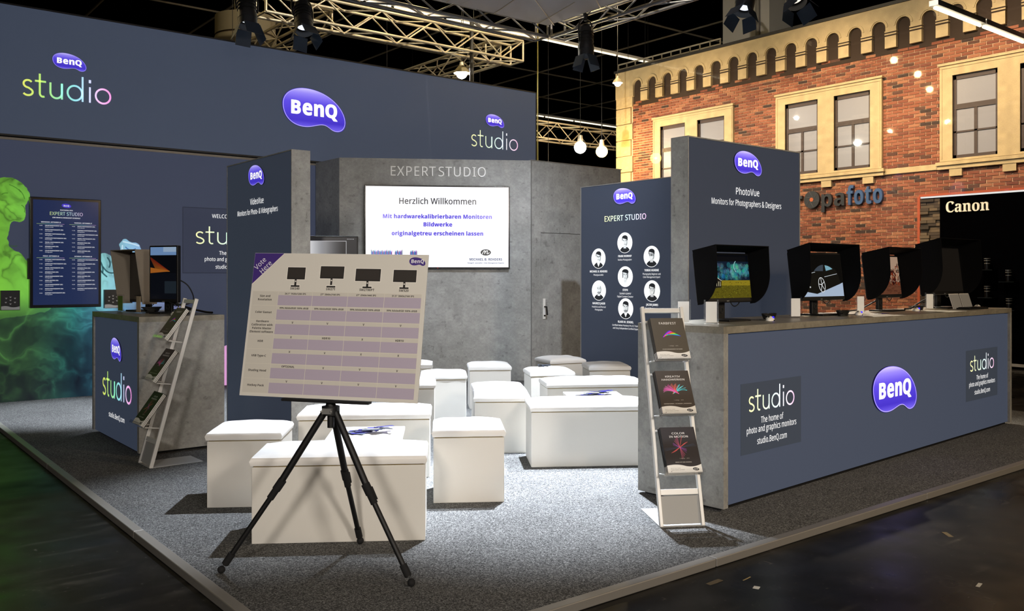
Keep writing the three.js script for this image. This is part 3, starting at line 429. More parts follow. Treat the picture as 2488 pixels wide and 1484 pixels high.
// ---------------------------------------------------------------- voting board on a tripod
{
  const tex = canvas(2048, 1602, (c, w, h) => {
    const U = (u) => u * w, V = (v) => v * h; c.fillStyle = '#e2ded4'; c.fillRect(0, 0, w, h); c.fillStyle = '#40247e'; c.beginPath(); c.moveTo(0, 0); c.lineTo(U(0.176), 0); c.lineTo(0, V(0.225)); c.fill();
    c.strokeStyle = '#f4efe6'; c.lineWidth = 7; c.beginPath(); c.moveTo(U(0.176), 0); c.lineTo(0, V(0.225)); c.stroke();
    c.save(); c.translate(U(0.052), V(0.145)); c.rotate(-0.83); c.fillStyle = '#f2eef8'; c.font = '80px sans-serif'; c.textAlign = 'center'; c.fillText('Vote', 62, -72); c.fillText('Here', 78, 10); c.restore();
    // printed oval mark
    c.save(); c.translate(U(0.897), V(0.017)); c.scale(U(0.091), V(0.059) / 0.6); const P = (x, y) => [x, 0.6 - y]; c.beginPath(); c.moveTo(...P(0, 0.34)); c.bezierCurveTo(...P(0, 0.5), ...P(0.16, 0.6), ...P(0.36, 0.6)); c.bezierCurveTo(...P(0.68, 0.6), ...P(0.93, 0.42), ...P(0.985, 0.22)); c.bezierCurveTo(...P(1.02, 0.09), ...P(0.95, 0), ...P(0.84, 0.005)); c.bezierCurveTo(...P(0.75, 0.01), ...P(0.72, 0.085), ...P(0.63, 0.085)); c.bezierCurveTo(...P(0.54, 0.085), ...P(0.46, 0.03), ...P(0.33, 0.03)); c.bezierCurveTo(...P(0.12, 0.03), ...P(0, 0.17), ...P(0, 0.34)); c.fillStyle = '#432a86'; c.fill(); c.restore(); c.fillStyle = '#fff'; c.font = 'bold 58px sans-serif'; c.textAlign = 'center'; c.fillText('BenQ', U(0.9425), V(0.057));
    // table
    const xs = [0.163, 0.364, 0.567, 0.774, 0.98]; c.fillStyle = '#d6d1c6'; c.fillRect(U(0.012), V(0.272), U(0.968), V(0.706));
    for (let r = 0; r < 7; r++) for (let k = 0; k < 4; k++) { c.fillStyle = '#bbafc1'; c.fillRect(U(xs[k]) + 3, V(0.298 + 0.1015 * r), U(xs[k + 1] - xs[k]) - 6, V(0.0715)); }
    c.strokeStyle = '#e3ddd0'; c.lineWidth = 4; for (let k = 0; k < 5; k++) { c.beginPath(); c.moveTo(U(xs[k]), V(0.272)); c.lineTo(U(xs[k]), V(0.978)); c.stroke(); } for (let r = 0; r < 8; r++) { c.beginPath(); c.moveTo(U(0.012), V(0.2715 + 0.1015 * r)); c.lineTo(U(0.98), V(0.2715 + 0.1015 * r)); c.stroke(); }
    c.fillStyle = '#1b1712'; c.textAlign = 'center'; const mid = (k) => U((xs[k] + xs[k + 1]) / 2);
    const rows = [['24.1" 1920x1200 IPS', '27" 3840x2160 IPS', '27" 2560x1440 IPS', '31.5" 3840x2160 IPS'], ...Array(1).fill(Array(4).fill('99% AdobeRGB 100% sRGB')), ['V', 'V', 'V', 'V'], ['X', 'HDR10', 'X', 'HDR10'], ['X', 'V', 'X', 'X'], ['OPTIONAL', 'V', 'V', 'V'], ['V', 'V', 'V', 'V']];
    rows.forEach((r, i) => r.forEach((s, k) => { c.font = s.length < 9 ? 'bold 31px sans-serif' : 'bold 27px sans-serif'; c.fillText(s, mid(k), V(0.2925 + 0.1015 * i)); }));
    c.font = 'bold 33px sans-serif'; const lab = [['Size and', 'Resolution'], ['Color Gamut'], ['Hardware', 'Calibration with', 'Palette Master', 'Element software'], ['HDR'], ['USB Type-C'], ['Shading Hood'], ['Hotkey Puck']]; lab.forEach((l, i) => l.forEach((s, j) => c.fillText(s, U(0.087), V(0.325 + 0.1015 * i + (j - (l.length - 1) / 2) * 0.0245))));
    [['SW240', 0.205, 0.309, 0.099, 0.184], ['SW271', 0.397, 0.533, 0.088, 0.174], ['SW2700PT', 0.601, 0.742, 0.102, 0.188], ['SW320', 0.815, 0.943, 0.106, 0.19]].forEach(([s, a, b, y0, y1], k) => {
      const m = (U(a) + U(b)) / 2; c.fillStyle = '#f3efe6'; c.fillRect(U(a) - 8, V(y0) - 8, U(b - a) + 16, V(y1 - y0) + 16); c.fillRect(m - 18, V(y1), 36, V(0.05)); c.fillRect(m - 60, V(0.224) - 8, 120, 34); c.fillStyle = '#1d1916'; c.fillRect(U(a), V(y0), U(b - a), V(y1 - y0)); c.fillStyle = '#2d2722'; c.fillRect(U(a) + 10, V(y0) + 10, U(b - a) - 20, V(y1 - y0) - 26); c.fillStyle = '#1d1916'; c.fillRect(m - 12, V(y1), 24, V(0.045)); c.fillRect(m - 52, V(0.226), 104, 18); c.fillStyle = '#f3efe6'; c.beginPath(); c.arc(m, V(y1) + 22, 8, 0, 7); c.fill(); c.fillStyle = '#1b1712'; c.font = 'bold 36px sans-serif'; c.fillText(s, m, V(0.257)); });
  });
  const b = thing('voting_board', 'cream board with a purple corner and a comparison table on the tripod', 'board', [1.738, 0.892, -4.432]);
  const w = new THREE.Vector3(0.61, -0.015, 0.736).normalize(), up = new THREE.Vector3(0.12, 0.733, -0.084).normalize(), n = new THREE.Vector3().crossVectors(w, up).normalize();
  b.quaternion.setFromRotationMatrix(new THREE.Matrix4().makeBasis(w, up, n));
  part('foam_board', span(0, 0.956, 0, 0.748, -0.008, 0), M.paper, b); const pr = part('print', new THREE.PlaneGeometry(0.954, 0.746).translate(0.478, 0.374, 0.001), new THREE.MeshStandardMaterial({ map: tex, roughness: 0.65 }), b); pr.userData.label = 'printed comparison table';
  // tripod
  const t = thing('tripod_easel', 'black tripod with three telescopic legs carrying the voting board', 'tripod', [2.08, 0, -4.09]);
  const head = [0, 0.825, 0], feet = [[1.64 - 2.08, 0.02, -4.42 + 4.09], [2.29 - 2.08, 0.02, -3.66 + 4.09], [2.43 - 2.08, 0.02, -4.42 + 4.09]];
  for (const f of feet) {
    const l = Math.hypot(f[0], f[2]), q = (k) => [head[0] + (f[0] - head[0]) * k, head[1] + (f[1] - head[1]) * k, head[2] + (f[2] - head[2]) * k], o = 0.045;
    const leg = part('leg', [rod([f[0] / l * 0.03, 0.815, f[2] / l * 0.03], q(0.5), 0.0175, 12), rod(q(0.48), q(0.97), 0.0135, 12)], M.black, t);
    part('leg_lock', [rod(q(0.44), q(0.5), 0.022, 10), rod(q(0.5), q(0.555), 0.0185, 10), rod([q(0.47)[0] + 0.02, q(0.47)[1] + 0.008, q(0.47)[2]], [q(0.54)[0] + 0.019, q(0.54)[1] + 0.005, q(0.54)[2]], 0.007, 6)], M.rubber, leg);
    part('foot', [rod(q(0.9), q(0.965), 0.019, 10), new THREE.SphereGeometry(0.02, 12, 8).translate(...f)], M.rubber, leg);
  }
  part('head', [cyl(0.045, 0.045, 0.045, 0, 0.8, 0, 6), cyl(0.017, 0.017, 0.09, 0, 0.735, 0), cyl(0.028, 0.02, 0.03, 0, 0.842, 0)], M.black, t); const pl = part('clamp_plate', box(0.05, 0.028, 0.02, 0, 0.81, 0.045).rotateY(-50 * D), M.alu, t);
  for (const k of [-1, 1]) part('bolt', new THREE.SphereGeometry(0.006, 8, 6).translate(k * 0.026, 0.824, 0.06).rotateY(-50 * D), M.alu, pl);
  part('ledge', [rbox(0.47, 0.014, 0.05, 0.004, 0, 0, 0).rotateZ(-0.9 * D).rotateY(-50.2 * D).translate(-0.03, 0.866, 0.01)], M.black, t); part('back_mast', [rod([0.0, 0.86, -0.01], [0.085, 1.4, -0.075], 0.012)], M.black, t);
}
// ---------------------------------------------------------------- brochures and their racks
function cover(kind) {
  return canvas(420, 600, (c, w, h) => {
    c.fillStyle = ['#574f42', '#443b33', '#2c2627'][kind]; c.fillRect(0, 0, w, h); c.textAlign = 'center'; c.fillStyle = '#f3f1ec'; c.font = '46px sans-serif'; const ttl = [['FARBFEST'], ['KREATIV', 'HANDWERKEN'], ['COLOR', 'IN MOTION']][kind];
    ttl.forEach((s, i) => { c.save(); c.translate(w / 2, 96 + i * 44); c.scale(s.length > 8 ? 0.98 : 1.12, kind ? 0.8 : 1); c.fillText(s, 0, 0); c.restore(); });
    if (kind === 0) for (let i = 0; i < 60; i++) { c.strokeStyle = `hsla(${(i * 6 + 240) % 360},85%,58%,0.75)`; c.lineWidth = 7; c.beginPath(); c.moveTo(120 + i * 1.2, 290 - i * 0.8); c.quadraticCurveTo(170 + i * 2, 210 + i * 0.8, 220 + i * 2.2, 190 + i * 1.4); c.stroke(); }
    if (kind === 1) for (let i = 0; i < 46; i++) { const a = -Math.PI * (i / 45), q = i < 23 ? -1 : 1; c.strokeStyle = `hsla(${i < 18 ? 185 : i < 28 ? 5 : 320},80%,${50 + (i * 17) % 30}%,0.8)`; c.lineWidth = 5; c.beginPath(); c.moveTo(w / 2 + q * 40, 330); c.quadraticCurveTo(w / 2 + Math.cos(a) * 90, 250, w / 2 + Math.cos(a) * 150, 280 + Math.sin(a) * 100 + (i % 5) * 8); c.stroke(); }
    if (kind === 2) for (let i = 0; i < 34; i++) { const a = i * 0.77; c.strokeStyle = `hsla(${[215, 285, 340, 0][i % 4]},75%,65%,0.7)`; c.lineWidth = 1 + (i % 4) * 2; c.beginPath(); c.moveTo(200, 270); c.lineTo(200 + Math.cos(a) * (60 + (i * 37) % 150), 270 + Math.sin(a) * (50 + (i * 53) % 110)); c.stroke(); }
    c.fillStyle = '#c9c4ba'; c.font = '15px sans-serif'; c.fillText('1. Auflage  -  2018', w / 2 + 20, 420); c.font = 'bold 16px sans-serif'; c.fillText(['COLOR MANAGEMENT RATGEBER', 'INSPIRATIONEN | TECHNIKEN | INTERVIEWS', 'VIDEO CUT UND GRADING'][kind], w / 2, 470);
    c.fillStyle = '#f0ede6'; c.beginPath(); c.moveTo(0, 505); c.quadraticCurveTo(120, 478, 220, 512); c.quadraticCurveTo(320, 540, w, 492); c.lineTo(w, h); c.lineTo(0, h); c.fill(); c.fillStyle = '#8c8880'; c.font = '15px sans-serif'; c.textAlign = 'left'; c.fillText('BenQ Color Guide', 40, 545); c.fillText('Palette Master und Mehr', 40, 566); c.fillStyle = '#20201f'; c.fillRect(40, 578, 8, 8); c.beginPath(); c.ellipse(345, 556, 38, 18, 0.15, 0, 7); c.fill(); c.fillStyle = '#fff'; c.font = 'bold 18px sans-serif'; c.textAlign = 'center'; c.fillText('BenQ', 345, 562);
  });
}
const coverMats = [0, 1, 2].map((k) => new THREE.MeshStandardMaterial({ map: cover(k), roughness: 0.5 }));
function rack(where, x, z, turn, lean, trayLean) {
  const W = 0.28, H = 1.37, r = thing('brochure_rack', 'leaning aluminium brochure rack with three trays ' + where, 'brochure rack', [x, 0, z], turn);
  const up = [0, Math.cos(lean), -Math.sin(lean)], at = (px, s, o = 0) => [px, up[1] * s + o * Math.sin(lean), up[2] * s + o * Math.cos(lean)];   // s along the post, o out of its plane
  const lay = (g) => g.rotateX(-lean);
  for (const k of [0, 1]) part('post', lay(rbox(0.022, H, 0.03, 0.004, k ? W - 0.011 : 0.011, 0, 0)), M.steel, r);
  part('top_bar', lay(rbox(W - 0.044, 0.03, 0.02, 0.003, W / 2, H - 0.04, 0)), M.steel, r); part('cross_bar', lay(rbox(W - 0.044, 0.035, 0.02, 0.003, W / 2, 0.185, 0)), M.steel, r);
  part('lower_panel', lay(box(W - 0.044, 0.165, 0.006, W / 2, 0.015, 0)), M.sheet, r); part('foot_plate', rbox(W, 0.006, 0.42, 0.002, W / 2, 0, -0.2), M.sheet, r);
  r.updateMatrixWorld(true);
  [0.987, 0.645, 0.292].forEach((s, k) => {
    const c0 = at(W / 2 + 0.004, s, 0.02 + 0.29 * Math.sin(trayLean)), tl = lean + trayLean, grp = new THREE.Matrix4().makeRotationX(-tl).setPosition(c0[0], c0[1], c0[2]);
    const tray = part('tray', [box(0.236, 0.3, 0.003, 0, 0, 0.0), box(0.246, 0.004, 0.055, 0, -0.004, 0.028), box(0.246, 0.022, 0.003, 0, -0.004, 0.0545)].map((g) => g.applyMatrix4(grp)), M.clear, r); part('tray_bar', [box(0.246, 0.012, 0.012, 0, 0.29, -0.012).applyMatrix4(grp), rod([0.03, c0[1] + 0.005, c0[2] - 0.002], at(0.03, s + 0.02), 0.005, 6), rod([W - 0.03, c0[1] + 0.005, c0[2] - 0.002], at(W - 0.03, s + 0.02), 0.005, 6)], M.steel, tray);
    const titles = ['FARBFEST', 'KREATIV HANDWERKEN', 'COLOR IN MOTION'][k], level = ['top', 'middle', 'bottom'][k];
    for (let j = 0; j < 3; j++) {
      const bk = thing('brochure', j < 2 ? `${j ? "middle" : "rearmost"} ${titles} brochure copy, ${level} tray, rack ${where}` : `front ${titles} brochure, ${level} tray, rack ${where}`, 'brochure', [0, 0, 0], 0, 'brochures in the racks');
      part('pages', box(0.212, 0.292, 0.0065), M.paper, bk); part('cover', new THREE.PlaneGeometry(0.214, 0.296).translate(0, 0.147, 0.0045), coverMats[k], bk); part('back_cover', [box(0.214, 0.296, 0.0008, 0, -0.001, -0.0042), box(0.0012, 0.296, 0.009, -0.1072, -0.001, 0)], M.black, bk);
      bk.applyMatrix4(new THREE.Matrix4().multiplyMatrices(r.matrixWorld, new THREE.Matrix4().multiplyMatrices(grp, new THREE.Matrix4().makeTranslation(j * 0.004 - 0.004, 0.0015, 0.0095 + j * 0.0115))));
    }
  });
  return r;
}
rack('beside the right counter', 3.995, -3.60, -31 * D, 18 * D, 17 * D);
rack('beside the left counter', 2.10, -7.46, -88.5 * D, 15.3 * D, 21 * D);

// ---------------------------------------------------------------- monitors
const pictures = {
  field: canvas(640, 400, (c, w, h) => { c.fillStyle = '#04060c'; c.fillRect(0, 0, w, h); c.fillStyle = '#0b1a2c'; c.fillRect(0, 60, w, 180); for (let i = 0; i < 240; i++) { const x = rr(0, w), y = rr(90, 230), r = rr(8, 30); c.fillStyle = `rgba(${rr(20, 130) | 0},${rr(110, 210) | 0},${rr(120, 200) | 0},${rr(0.12, 0.4)})`; c.beginPath(); c.arc(x, y, r, 0, 7); c.fill(); } c.strokeStyle = '#9fd8d8'; c.lineWidth = 7; c.beginPath(); c.arc(500, 110, 60, 2.2, 4.2); c.stroke(); c.fillStyle = '#8a7a1c'; c.fillRect(0, 236, w, 60); c.fillStyle = '#5a5212'; c.fillRect(0, 285, w, 115); for (let i = 0; i < 500; i++) { c.fillStyle = rnd() > 0.5 ? `rgba(150,150,40,${rr(0.1, 0.5)})` : `rgba(20,24,6,${rr(0.2, 0.6)})`; c.fillRect(rr(0, w), rr(250, 400), rr(3, 16), rr(2, 6)); } c.fillStyle = '#1a1712'; c.beginPath(); c.moveTo(0, 190); c.lineTo(110, 160); c.lineTo(260, 240); c.lineTo(250, 300); c.lineTo(0, 320); c.fill(); c.strokeStyle = '#e0d8c0'; c.lineWidth = 5; c.beginPath(); c.moveTo(110, 160); c.lineTo(260, 240); c.stroke(); c.fillStyle = '#b8b090'; for (const x of [190, 215, 236]) c.fillRect(x, 246, 8, 44); c.fillRect(70, 250, 16, 24); }),
  car: canvas(640, 400, (c, w, h) => { c.fillStyle = '#0a0908'; c.fillRect(0, 0, w, h); c.fillStyle = '#aebfd6'; c.beginPath(); c.moveTo(0, 400); c.lineTo(90, 345); c.lineTo(260, 372); c.lineTo(640, 270); c.lineTo(640, 400); c.fill(); c.fillStyle = '#15130f'; c.beginPath(); c.moveTo(70, 345); c.quadraticCurveTo(60, 260, 120, 210); c.quadraticCurveTo(200, 170, 260, 165); c.quadraticCurveTo(330, 95, 450, 100); c.quadraticCurveTo(540, 120, 580, 180); c.lineTo(610, 280); c.lineTo(270, 375); c.fill(); c.fillStyle = '#3e4650'; c.beginPath(); c.moveTo(255, 160); c.quadraticCurveTo(320, 100, 390, 100); c.lineTo(380, 160); c.fill(); c.fillStyle = '#7fb0c0'; c.beginPath(); c.moveTo(410, 104); c.quadraticCurveTo(470, 108, 515, 140); c.lineTo(420, 158); c.fill(); c.strokeStyle = '#cfd6de'; c.lineWidth = 5; c.beginPath(); c.moveTo(120, 215); c.quadraticCurveTo(200, 178, 270, 170); c.stroke(); c.beginPath(); c.moveTo(390, 215); c.lineTo(570, 185); c.stroke(); c.fillStyle = '#dfe9f2'; c.beginPath(); c.moveTo(100, 250); c.lineTo(190, 205); c.lineTo(210, 225); c.lineTo(120, 262); c.fill(); c.strokeStyle = '#e8eaec'; c.lineWidth = 7; c.beginPath(); c.ellipse(345, 290, 42, 68, -0.15, 0, 7); c.stroke(); for (let i = 0; i < 5; i++) { const a = i * 1.257 - 0.5; c.beginPath(); c.moveTo(345, 290); c.lineTo(345 + 38 * Math.cos(a), 290 + 62 * Math.sin(a)); c.stroke(); } c.fillStyle = '#c8cccc'; c.fillRect(150, 300, 16, 16); c.fillRect(178, 304, 16, 14); }),
  crowd: canvas(640, 400, (c, w, h) => { c.fillStyle = '#c8a68c'; c.fillRect(0, 0, w, h); c.fillStyle = '#7a4a34'; c.fillRect(0, 270, w, 130); for (let i = 0; i < 420; i++) { const x = rr(0, w), y = rr(90 + 40 * Math.sin(x / 60), 280); c.fillStyle = ['#3a120c', '#7c2014', '#a8401c', '#1c0c0a', '#d8b088', '#54201a'][i % 6]; c.fillRect(x, y, rr(6, 18), rr(14, 40)); } for (let i = 0; i < 200; i++) { c.fillStyle = `rgba(60,28,18,${rr(0.1, 0.4)})`; c.fillRect(rr(0, w), rr(280, 400), rr(10, 60), rr(2, 8)); } }),
  off: canvas(64, 40, (c, w, h) => { c.fillStyle = '#221d18'; c.fillRect(0, 0, w, h); }),
  fan: canvas(400, 640, (c, w, h) => { c.fillStyle = '#0c0e14'; c.fillRect(0, 0, w, h); c.fillStyle = '#86aee4'; c.fillRect(0, 0, w, 100); c.fillStyle = '#b8d4f4'; c.fillRect(200, 0, 200, 60); for (let i = 0; i < 40; i++) { c.strokeStyle = `hsla(${8 + i * 0.7},70%,${30 + i * 0.5}%,0.6)`; c.lineWidth = 6; c.beginPath(); c.moveTo(300, 300); c.lineTo(-20 + i * 3, 110 + i * 5); c.stroke(); } c.fillStyle = '#c8742a'; c.beginPath(); c.moveTo(0, 250); c.lineTo(300, 300); c.lineTo(0, 320); c.fill(); c.fillStyle = '#10131b'; c.fillRect(0, 322, w, 320); c.fillStyle = '#27313a'; c.fillRect(220, 420, 180, 150); }),
  greys: canvas(512, 320, (c, w, h) => { c.fillStyle = '#1c1d22'; c.fillRect(0, 0, w, h); for (let i = 0; i < 24; i++) { const v = 230 - i * 9; c.fillStyle = `rgb(${v},${v},${v + 4})`; c.fillRect(6 + i * 16, 40, 16, 240); } c.strokeStyle = '#e8e8ee'; c.lineWidth = 4; c.strokeRect(4, 38, 396, 244); for (let i = 0; i < 5; i++) { c.fillStyle = '#e8e8ee'; c.fillRect(410 + i * 16, 14, 8, 5); } }),
};
const screenMat = (k, e = 0.75) => new THREE.MeshStandardMaterial({ color: 0x060606, roughness: 0.25, emissive: 0xffffff, emissiveMap: pictures[k], emissiveIntensity: e });
// a monitor facing +z, standing on y = 0; W, H are the panel, hood is its depth at the top
function monitor(name, label, p, turn, W, H, lift, tilt, pic, hood, flare = 0.03, e, hoodMat = M.felt) {
  const t = thing(name, label, 'monitor', p, turn), Tm = new THREE.Matrix4().makeRotationX(-tilt).setPosition(0, lift, 0), lay = (g) => g.applyMatrix4(Tm);
  part('base_plate', rbox(W * 0.42, 0.014, 0.22, 0.004, 0, 0, 0.0), M.black, t); const col = part('column', rbox(0.085, lift + H * 0.45, 0.03, 0.006, 0, 0.01, -0.075), M.black, t); part('cable_ring', new THREE.TorusGeometry(0.018, 0.005, 6, 16).translate(0, lift * 0.55, -0.058), M.rubber, col);
  const hs = part('housing', lay(rbox(W, H, 0.045, 0.008, 0, 0, -0.0225)), M.black, t); part('display', lay(new THREE.PlaneGeometry(W - 0.03, H - 0.045).translate(0, H / 2 + 0.008, 0.0012)), screenMat(pic, e), t).userData.label = 'lit display'; part('logo_badge', lay(box(0.028, 0.006, 0.001, 0, 0.006, 0.001)), M.alu, hs);
  part('cable', tube([[0.05, lift + 0.03, -0.04], [0.10, lift - 0.03, -0.03], [0.16, lift - 0.02, -0.035], [0.2, lift + 0.02, -0.04]].map((q) => q), 0.004, 16, 5), M.black, t);
  if (hood) {
    const s = new THREE.Shape(), y0 = -0.012, top = H + 0.012; s.moveTo(-0.03, y0); s.lineTo(0.01, y0); if (hoodMat === M.hood) s.lineTo(hood * 0.6, y0); else s.bezierCurveTo(hood * 0.65, y0 + 0.03, hood * 0.9, H * 0.32, hood * 0.93, H * 0.55); s.lineTo(hood, top + flare); s.lineTo(-0.03, top); s.closePath();
    for (const k of [-1, 1]) part('hood_side', lay(new THREE.ExtrudeGeometry(s, { depth: 0.006, bevelEnabled: false, curveSegments: 12 }).rotateY(-Math.PI / 2).translate(k * (W / 2 + 0.006) + 0.003, 0, 0)), hoodMat, t);
    const a = Math.atan2(flare, hood + 0.03), len = Math.hypot(hood + 0.03, flare); const g = box(W + 0.024, 0.006, len, 0, 0, len / 2).rotateX(-a).translate(0, top, -0.03); const hp = part('hood_top', lay(g), hoodMat, t); part('hood_hatch', lay(box(W * 0.42, 0.004, 0.05, 0, 0.006, len * 0.7).rotateX(-a).translate(0, top, -0.03)), M.black, hp);
  }
  return t;
}
const CY = 1.18;
monitor('hooded_monitor', 'hooded monitor showing a moonlit field with a barn, nearest on the right counter', [5.225, CY, -4.05], 0, 0.59, 0.36, 0.135, 7 * D, 'field', 0.18, 0.012, 0.9);
monitor('hooded_monitor', 'hooded monitor showing a black car on the right counter', [6.60, CY, -4.16], 0, 0.72, 0.40, 0.125, 7 * D, 'car', 0.18, 0.03, 0.85);
monitor('hooded_monitor', 'hooded monitor showing a reddish crowd picture on the right counter', [7.87, CY, -4.28], 5 * D, 0.68, 0.40, 0.125, 7 * D, 'crowd', 0.225, 0.02, 0.6);
monitor('hooded_monitor', 'largest hooded monitor with a dark screen at the far counter end', [9.08, CY, -4.32], 0, 0.84, 0.49, 0.14, 7 * D, 'off', 0.23, 0.03, 0.5);
monitor('hooded_monitor', 'brown hooded monitor turned away on the left counter', [2.55, 1.165, -9.0], -78 * D, 0.46, 0.49, 0.085, 0, 'off', 0.19, 0.0, 0.3, M.hood);
monitor('upright_monitor', 'upright black monitor with a red and orange picture on the left counter', [2.55, 1.165, -8.32], -58 * D, 0.32, 0.52, 0.10, 0, 'fan', 0, 0, 0.5);
monitor('wide_monitor', 'black monitor with grey test bars behind the voting board', [4.1, 1.165, -8.02], -27 * D, 0.5, 0.35, 0.39, 0, 'greys', 0.0, 0, 0.8);
// things on the counters: acrylic signs, mice, cables, cards, keyboard
{
  const sheet = canvas(160, 260, (c, w, h) => { c.fillStyle = '#eceff0'; c.fillRect(0, 0, w, h); c.fillStyle = '#6a7074'; c.fillRect(30, 28, 56, 9); for (let i = 0; i < 8; i++) c.fillRect(30, 56 + i * 17, [90, 76, 98, 62, 84, 100, 70, 50][i], 6); c.fillStyle = '#34383c'; for (const x of [34, 78, 118]) { c.beginPath(); c.arc(x, 236, 8, 0, 7); c.fill(); } });
  const sm = new THREE.MeshStandardMaterial({ map: sheet, roughness: 0.5 });
  const sign = (x, z, turn, l, y = CY, w = 0.095, h = 0.165, mat = sm) => { const t = thing('acrylic_sign', l, 'sign holder', [x, y, z], turn, 'acrylic sign blocks on the counters'); part('holder', [box(w, h, 0.004, 0, 0, 0.009), box(w, h, 0.004, 0, 0, -0.009), box(0.005, h, 0.022, -w / 2 + 0.0025, 0, 0), box(0.005, h, 0.022, w / 2 - 0.0025, 0, 0), box(w, 0.006, 0.03, 0, 0, 0)], M.clear, t); part('sheet', box(w - 0.02, h - 0.026, 0.003, 0, 0.013, 0.0), mat, t); return t; };
  sign(4.655, -3.98, -38 * D, 'clear acrylic sign at the left counter corner behind the brochure rack'); sign(4.75, -3.82, -36 * D, 'clear acrylic sign left of the moonlit field monitor'); sign(5.99, -4.0, -30 * D, 'clear acrylic sign left of the black car monitor'); sign(7.03, -4.06, -32 * D, 'clear acrylic sign right of the black car monitor', CY, 0.08); sign(8.52, -4.2, -30 * D, 'clear acrylic sign left of the dark end monitor', CY, 0.09);
  sign(2.33, -8.9, -75 * D, 'narrow acrylic sign with a green sheet at the back of the left counter', 1.165, 0.1, 0.165, std(0x6b8a3c, 0.6)); sign(2.36, -8.42, -80 * D, 'narrow acrylic sign below the brown hood on the left counter', 1.165, 0.1, 0.17, std(0xcab89a, 0.6));
  const mouse = (x, z, l, y = CY, glowing = true, turn = 0.4) => { const t = thing('computer_mouse', l, 'mouse', [x, y, z], turn, 'white mice on the counters'); const g = new THREE.SphereGeometry(1, 20, 12, 0, 7, 0, Math.PI / 2).scale(0.055, 0.034, 0.033); part('shell', g, M.white, t); part('wheel', new THREE.TorusGeometry(0.009, 0.004, 6, 12).translate(-0.028, 0.026, 0), M.black, t); part('side_grip', new THREE.SphereGeometry(1, 16, 8, 0, 7, 0, Math.PI / 2).scale(0.05, 0.022, 0.0345), M.black, t); if (glowing) part('glow_logo', new THREE.SphereGeometry(0.009, 10, 8).translate(-0.006, 0.024, 0.0235), glow(0x2a20ff, 1.6), t); };
  mouse(5.49, -3.88, 'white mouse with a blue glow right of the moonlit field monitor'); mouse(6.86, -3.98, 'white mouse with a blue glow right of the black car monitor'); mouse(8.1, -4.12, 'white mouse with a blue glow right of the crowd monitor'); mouse(9.42, -4.15, 'plain white mouse at the far counter end', CY, false); mouse(2.5, -7.85, 'white mouse on the left counter behind the brochure rack', 1.165, false, 1.2);
  const coil = (x, z, l, y = CY, n = 5) => { const g = []; for (let i = 0; i < n; i++) { const a = i * 1.3; g.push(tube(Array.from({ length: 7 }, (_, k) => [Math.cos(a + k) * (0.05 + 0.008 * i), 0.006 + 0.009 * i, Math.sin(a + k) * 0.03]), 0.005, 20, 5)); } const m = part('cable_coil', g, M.black, scene); m.position.set(x, y, z); tag(m, l, 'cable'); };
  coil(5.62, -3.98, 'tangled black cable beside the mouse near the moonlit field monitor'); coil(6.62, -3.98, 'black cable coil on the foot of the car monitor'); coil(8.3, -4.2, 'tangled black cable beside the crowd monitor mouse'); coil(2.5, -8.5, 'tangled black cable at the foot of the upright left monitor', 1.165, 6); coil(2.62, -8.0, 'black cable heap next to the white mouse on the left counter', 1.165);
  const kb = thing('keyboard', 'black keyboard in front of the dark end monitor', 'keyboard', [9.02, CY, -4.02], 0.04); part('keyboard_body', rbox(0.44, 0.016, 0.13, 0.004), M.black, kb); for (let r = 0; r < 4; r++) part('key_row', Array.from({ length: 14 }, (_, i) => box(0.024, 0.006, 0.02, -0.19 + i * 0.0292, 0.016, -0.043 + r * 0.028)), M.blackGloss, kb);
  const gp = std(0x9a9c9e, 0.5); for (const [x, l] of [[8.88, 'left of two leaning grey print samples at the far counter end'], [9.1, 'right of two leaning grey print samples at the far counter end']]) { const t = thing('print_sample', l, 'print', [x + 0.1, CY, -4.14], 0); part('sheet', box(0.19, 0.15, 0.004).rotateX(-0.3), gp, t); part('border', [box(0.2, 0.16, 0.002, 0, -0.003, -0.004).rotateX(-0.3)], M.white, t); part('prop', box(0.1, 0.06, 0.003, 0, 0, -0.03), M.black, t); }
  for (let i = 0; i < 5; i++) { const c = part('colour_card', rbox(0.075, 0.002, 0.03, 0.0008, 0, 0, 0, 1), std([0xf0f0f0, 0xe6e6ee, 0xf0f0f0, 0x4a3aa8, 0x2c2470][i], 0.5), scene); c.position.set(7.1 + i * 0.06, CY + 0.0005 * i, -4.0); c.rotation.y = 0.2; tag(c, 'small card in the row before the crowd monitor', 'card', 'cards before the crowd monitor'); }
  const cord = (pts, l, r = 0.008) => tag(part('power_cable', tube(pts, r, 40, 6), M.black, scene), l, 'cable');
  cord([[2.62, 1.5, -8.28], [2.75, 1.42, -8.26], [2.78, 1.28, -8.2], [2.66, 1.24, -8.2], [2.55, 1.27, -8.16]], 'black cable hanging in a loop at the back of the upright monitor', 0.006); cord([[2.58, 1.29, -8.3], [2.72, 1.22, -8.2], [2.82, 1.182, -8.0], [2.85, 1.178, -7.9]], 'thick black cable running down behind the brochure rack on the left counter', 0.009);
  cord([[7.9, 1.3, -4.36], [7.8, 1.26, -4.38], [7.6, 1.2, -4.4], [7.45, 1.187, -4.42]], 'black cable at the back of the crowd monitor', 0.007); cord([[9.0, 1.3, -4.4], [8.75, 1.25, -4.4], [8.5, 1.19, -4.38], [8.35, 1.187, -4.36]], 'pair of black cables left of the dark end monitor', 0.009); cord([[5.3, 1.19, -3.95], [5.38, 1.187, -3.9], [5.45, 1.19, -3.88]], 'thin mouse cable before the moonlit field monitor', 0.003); cord([[6.72, 1.187, -4.02], [6.78, 1.186, -4.0], [6.83, 1.19, -3.98]], 'thin mouse cable before the car monitor', 0.003);
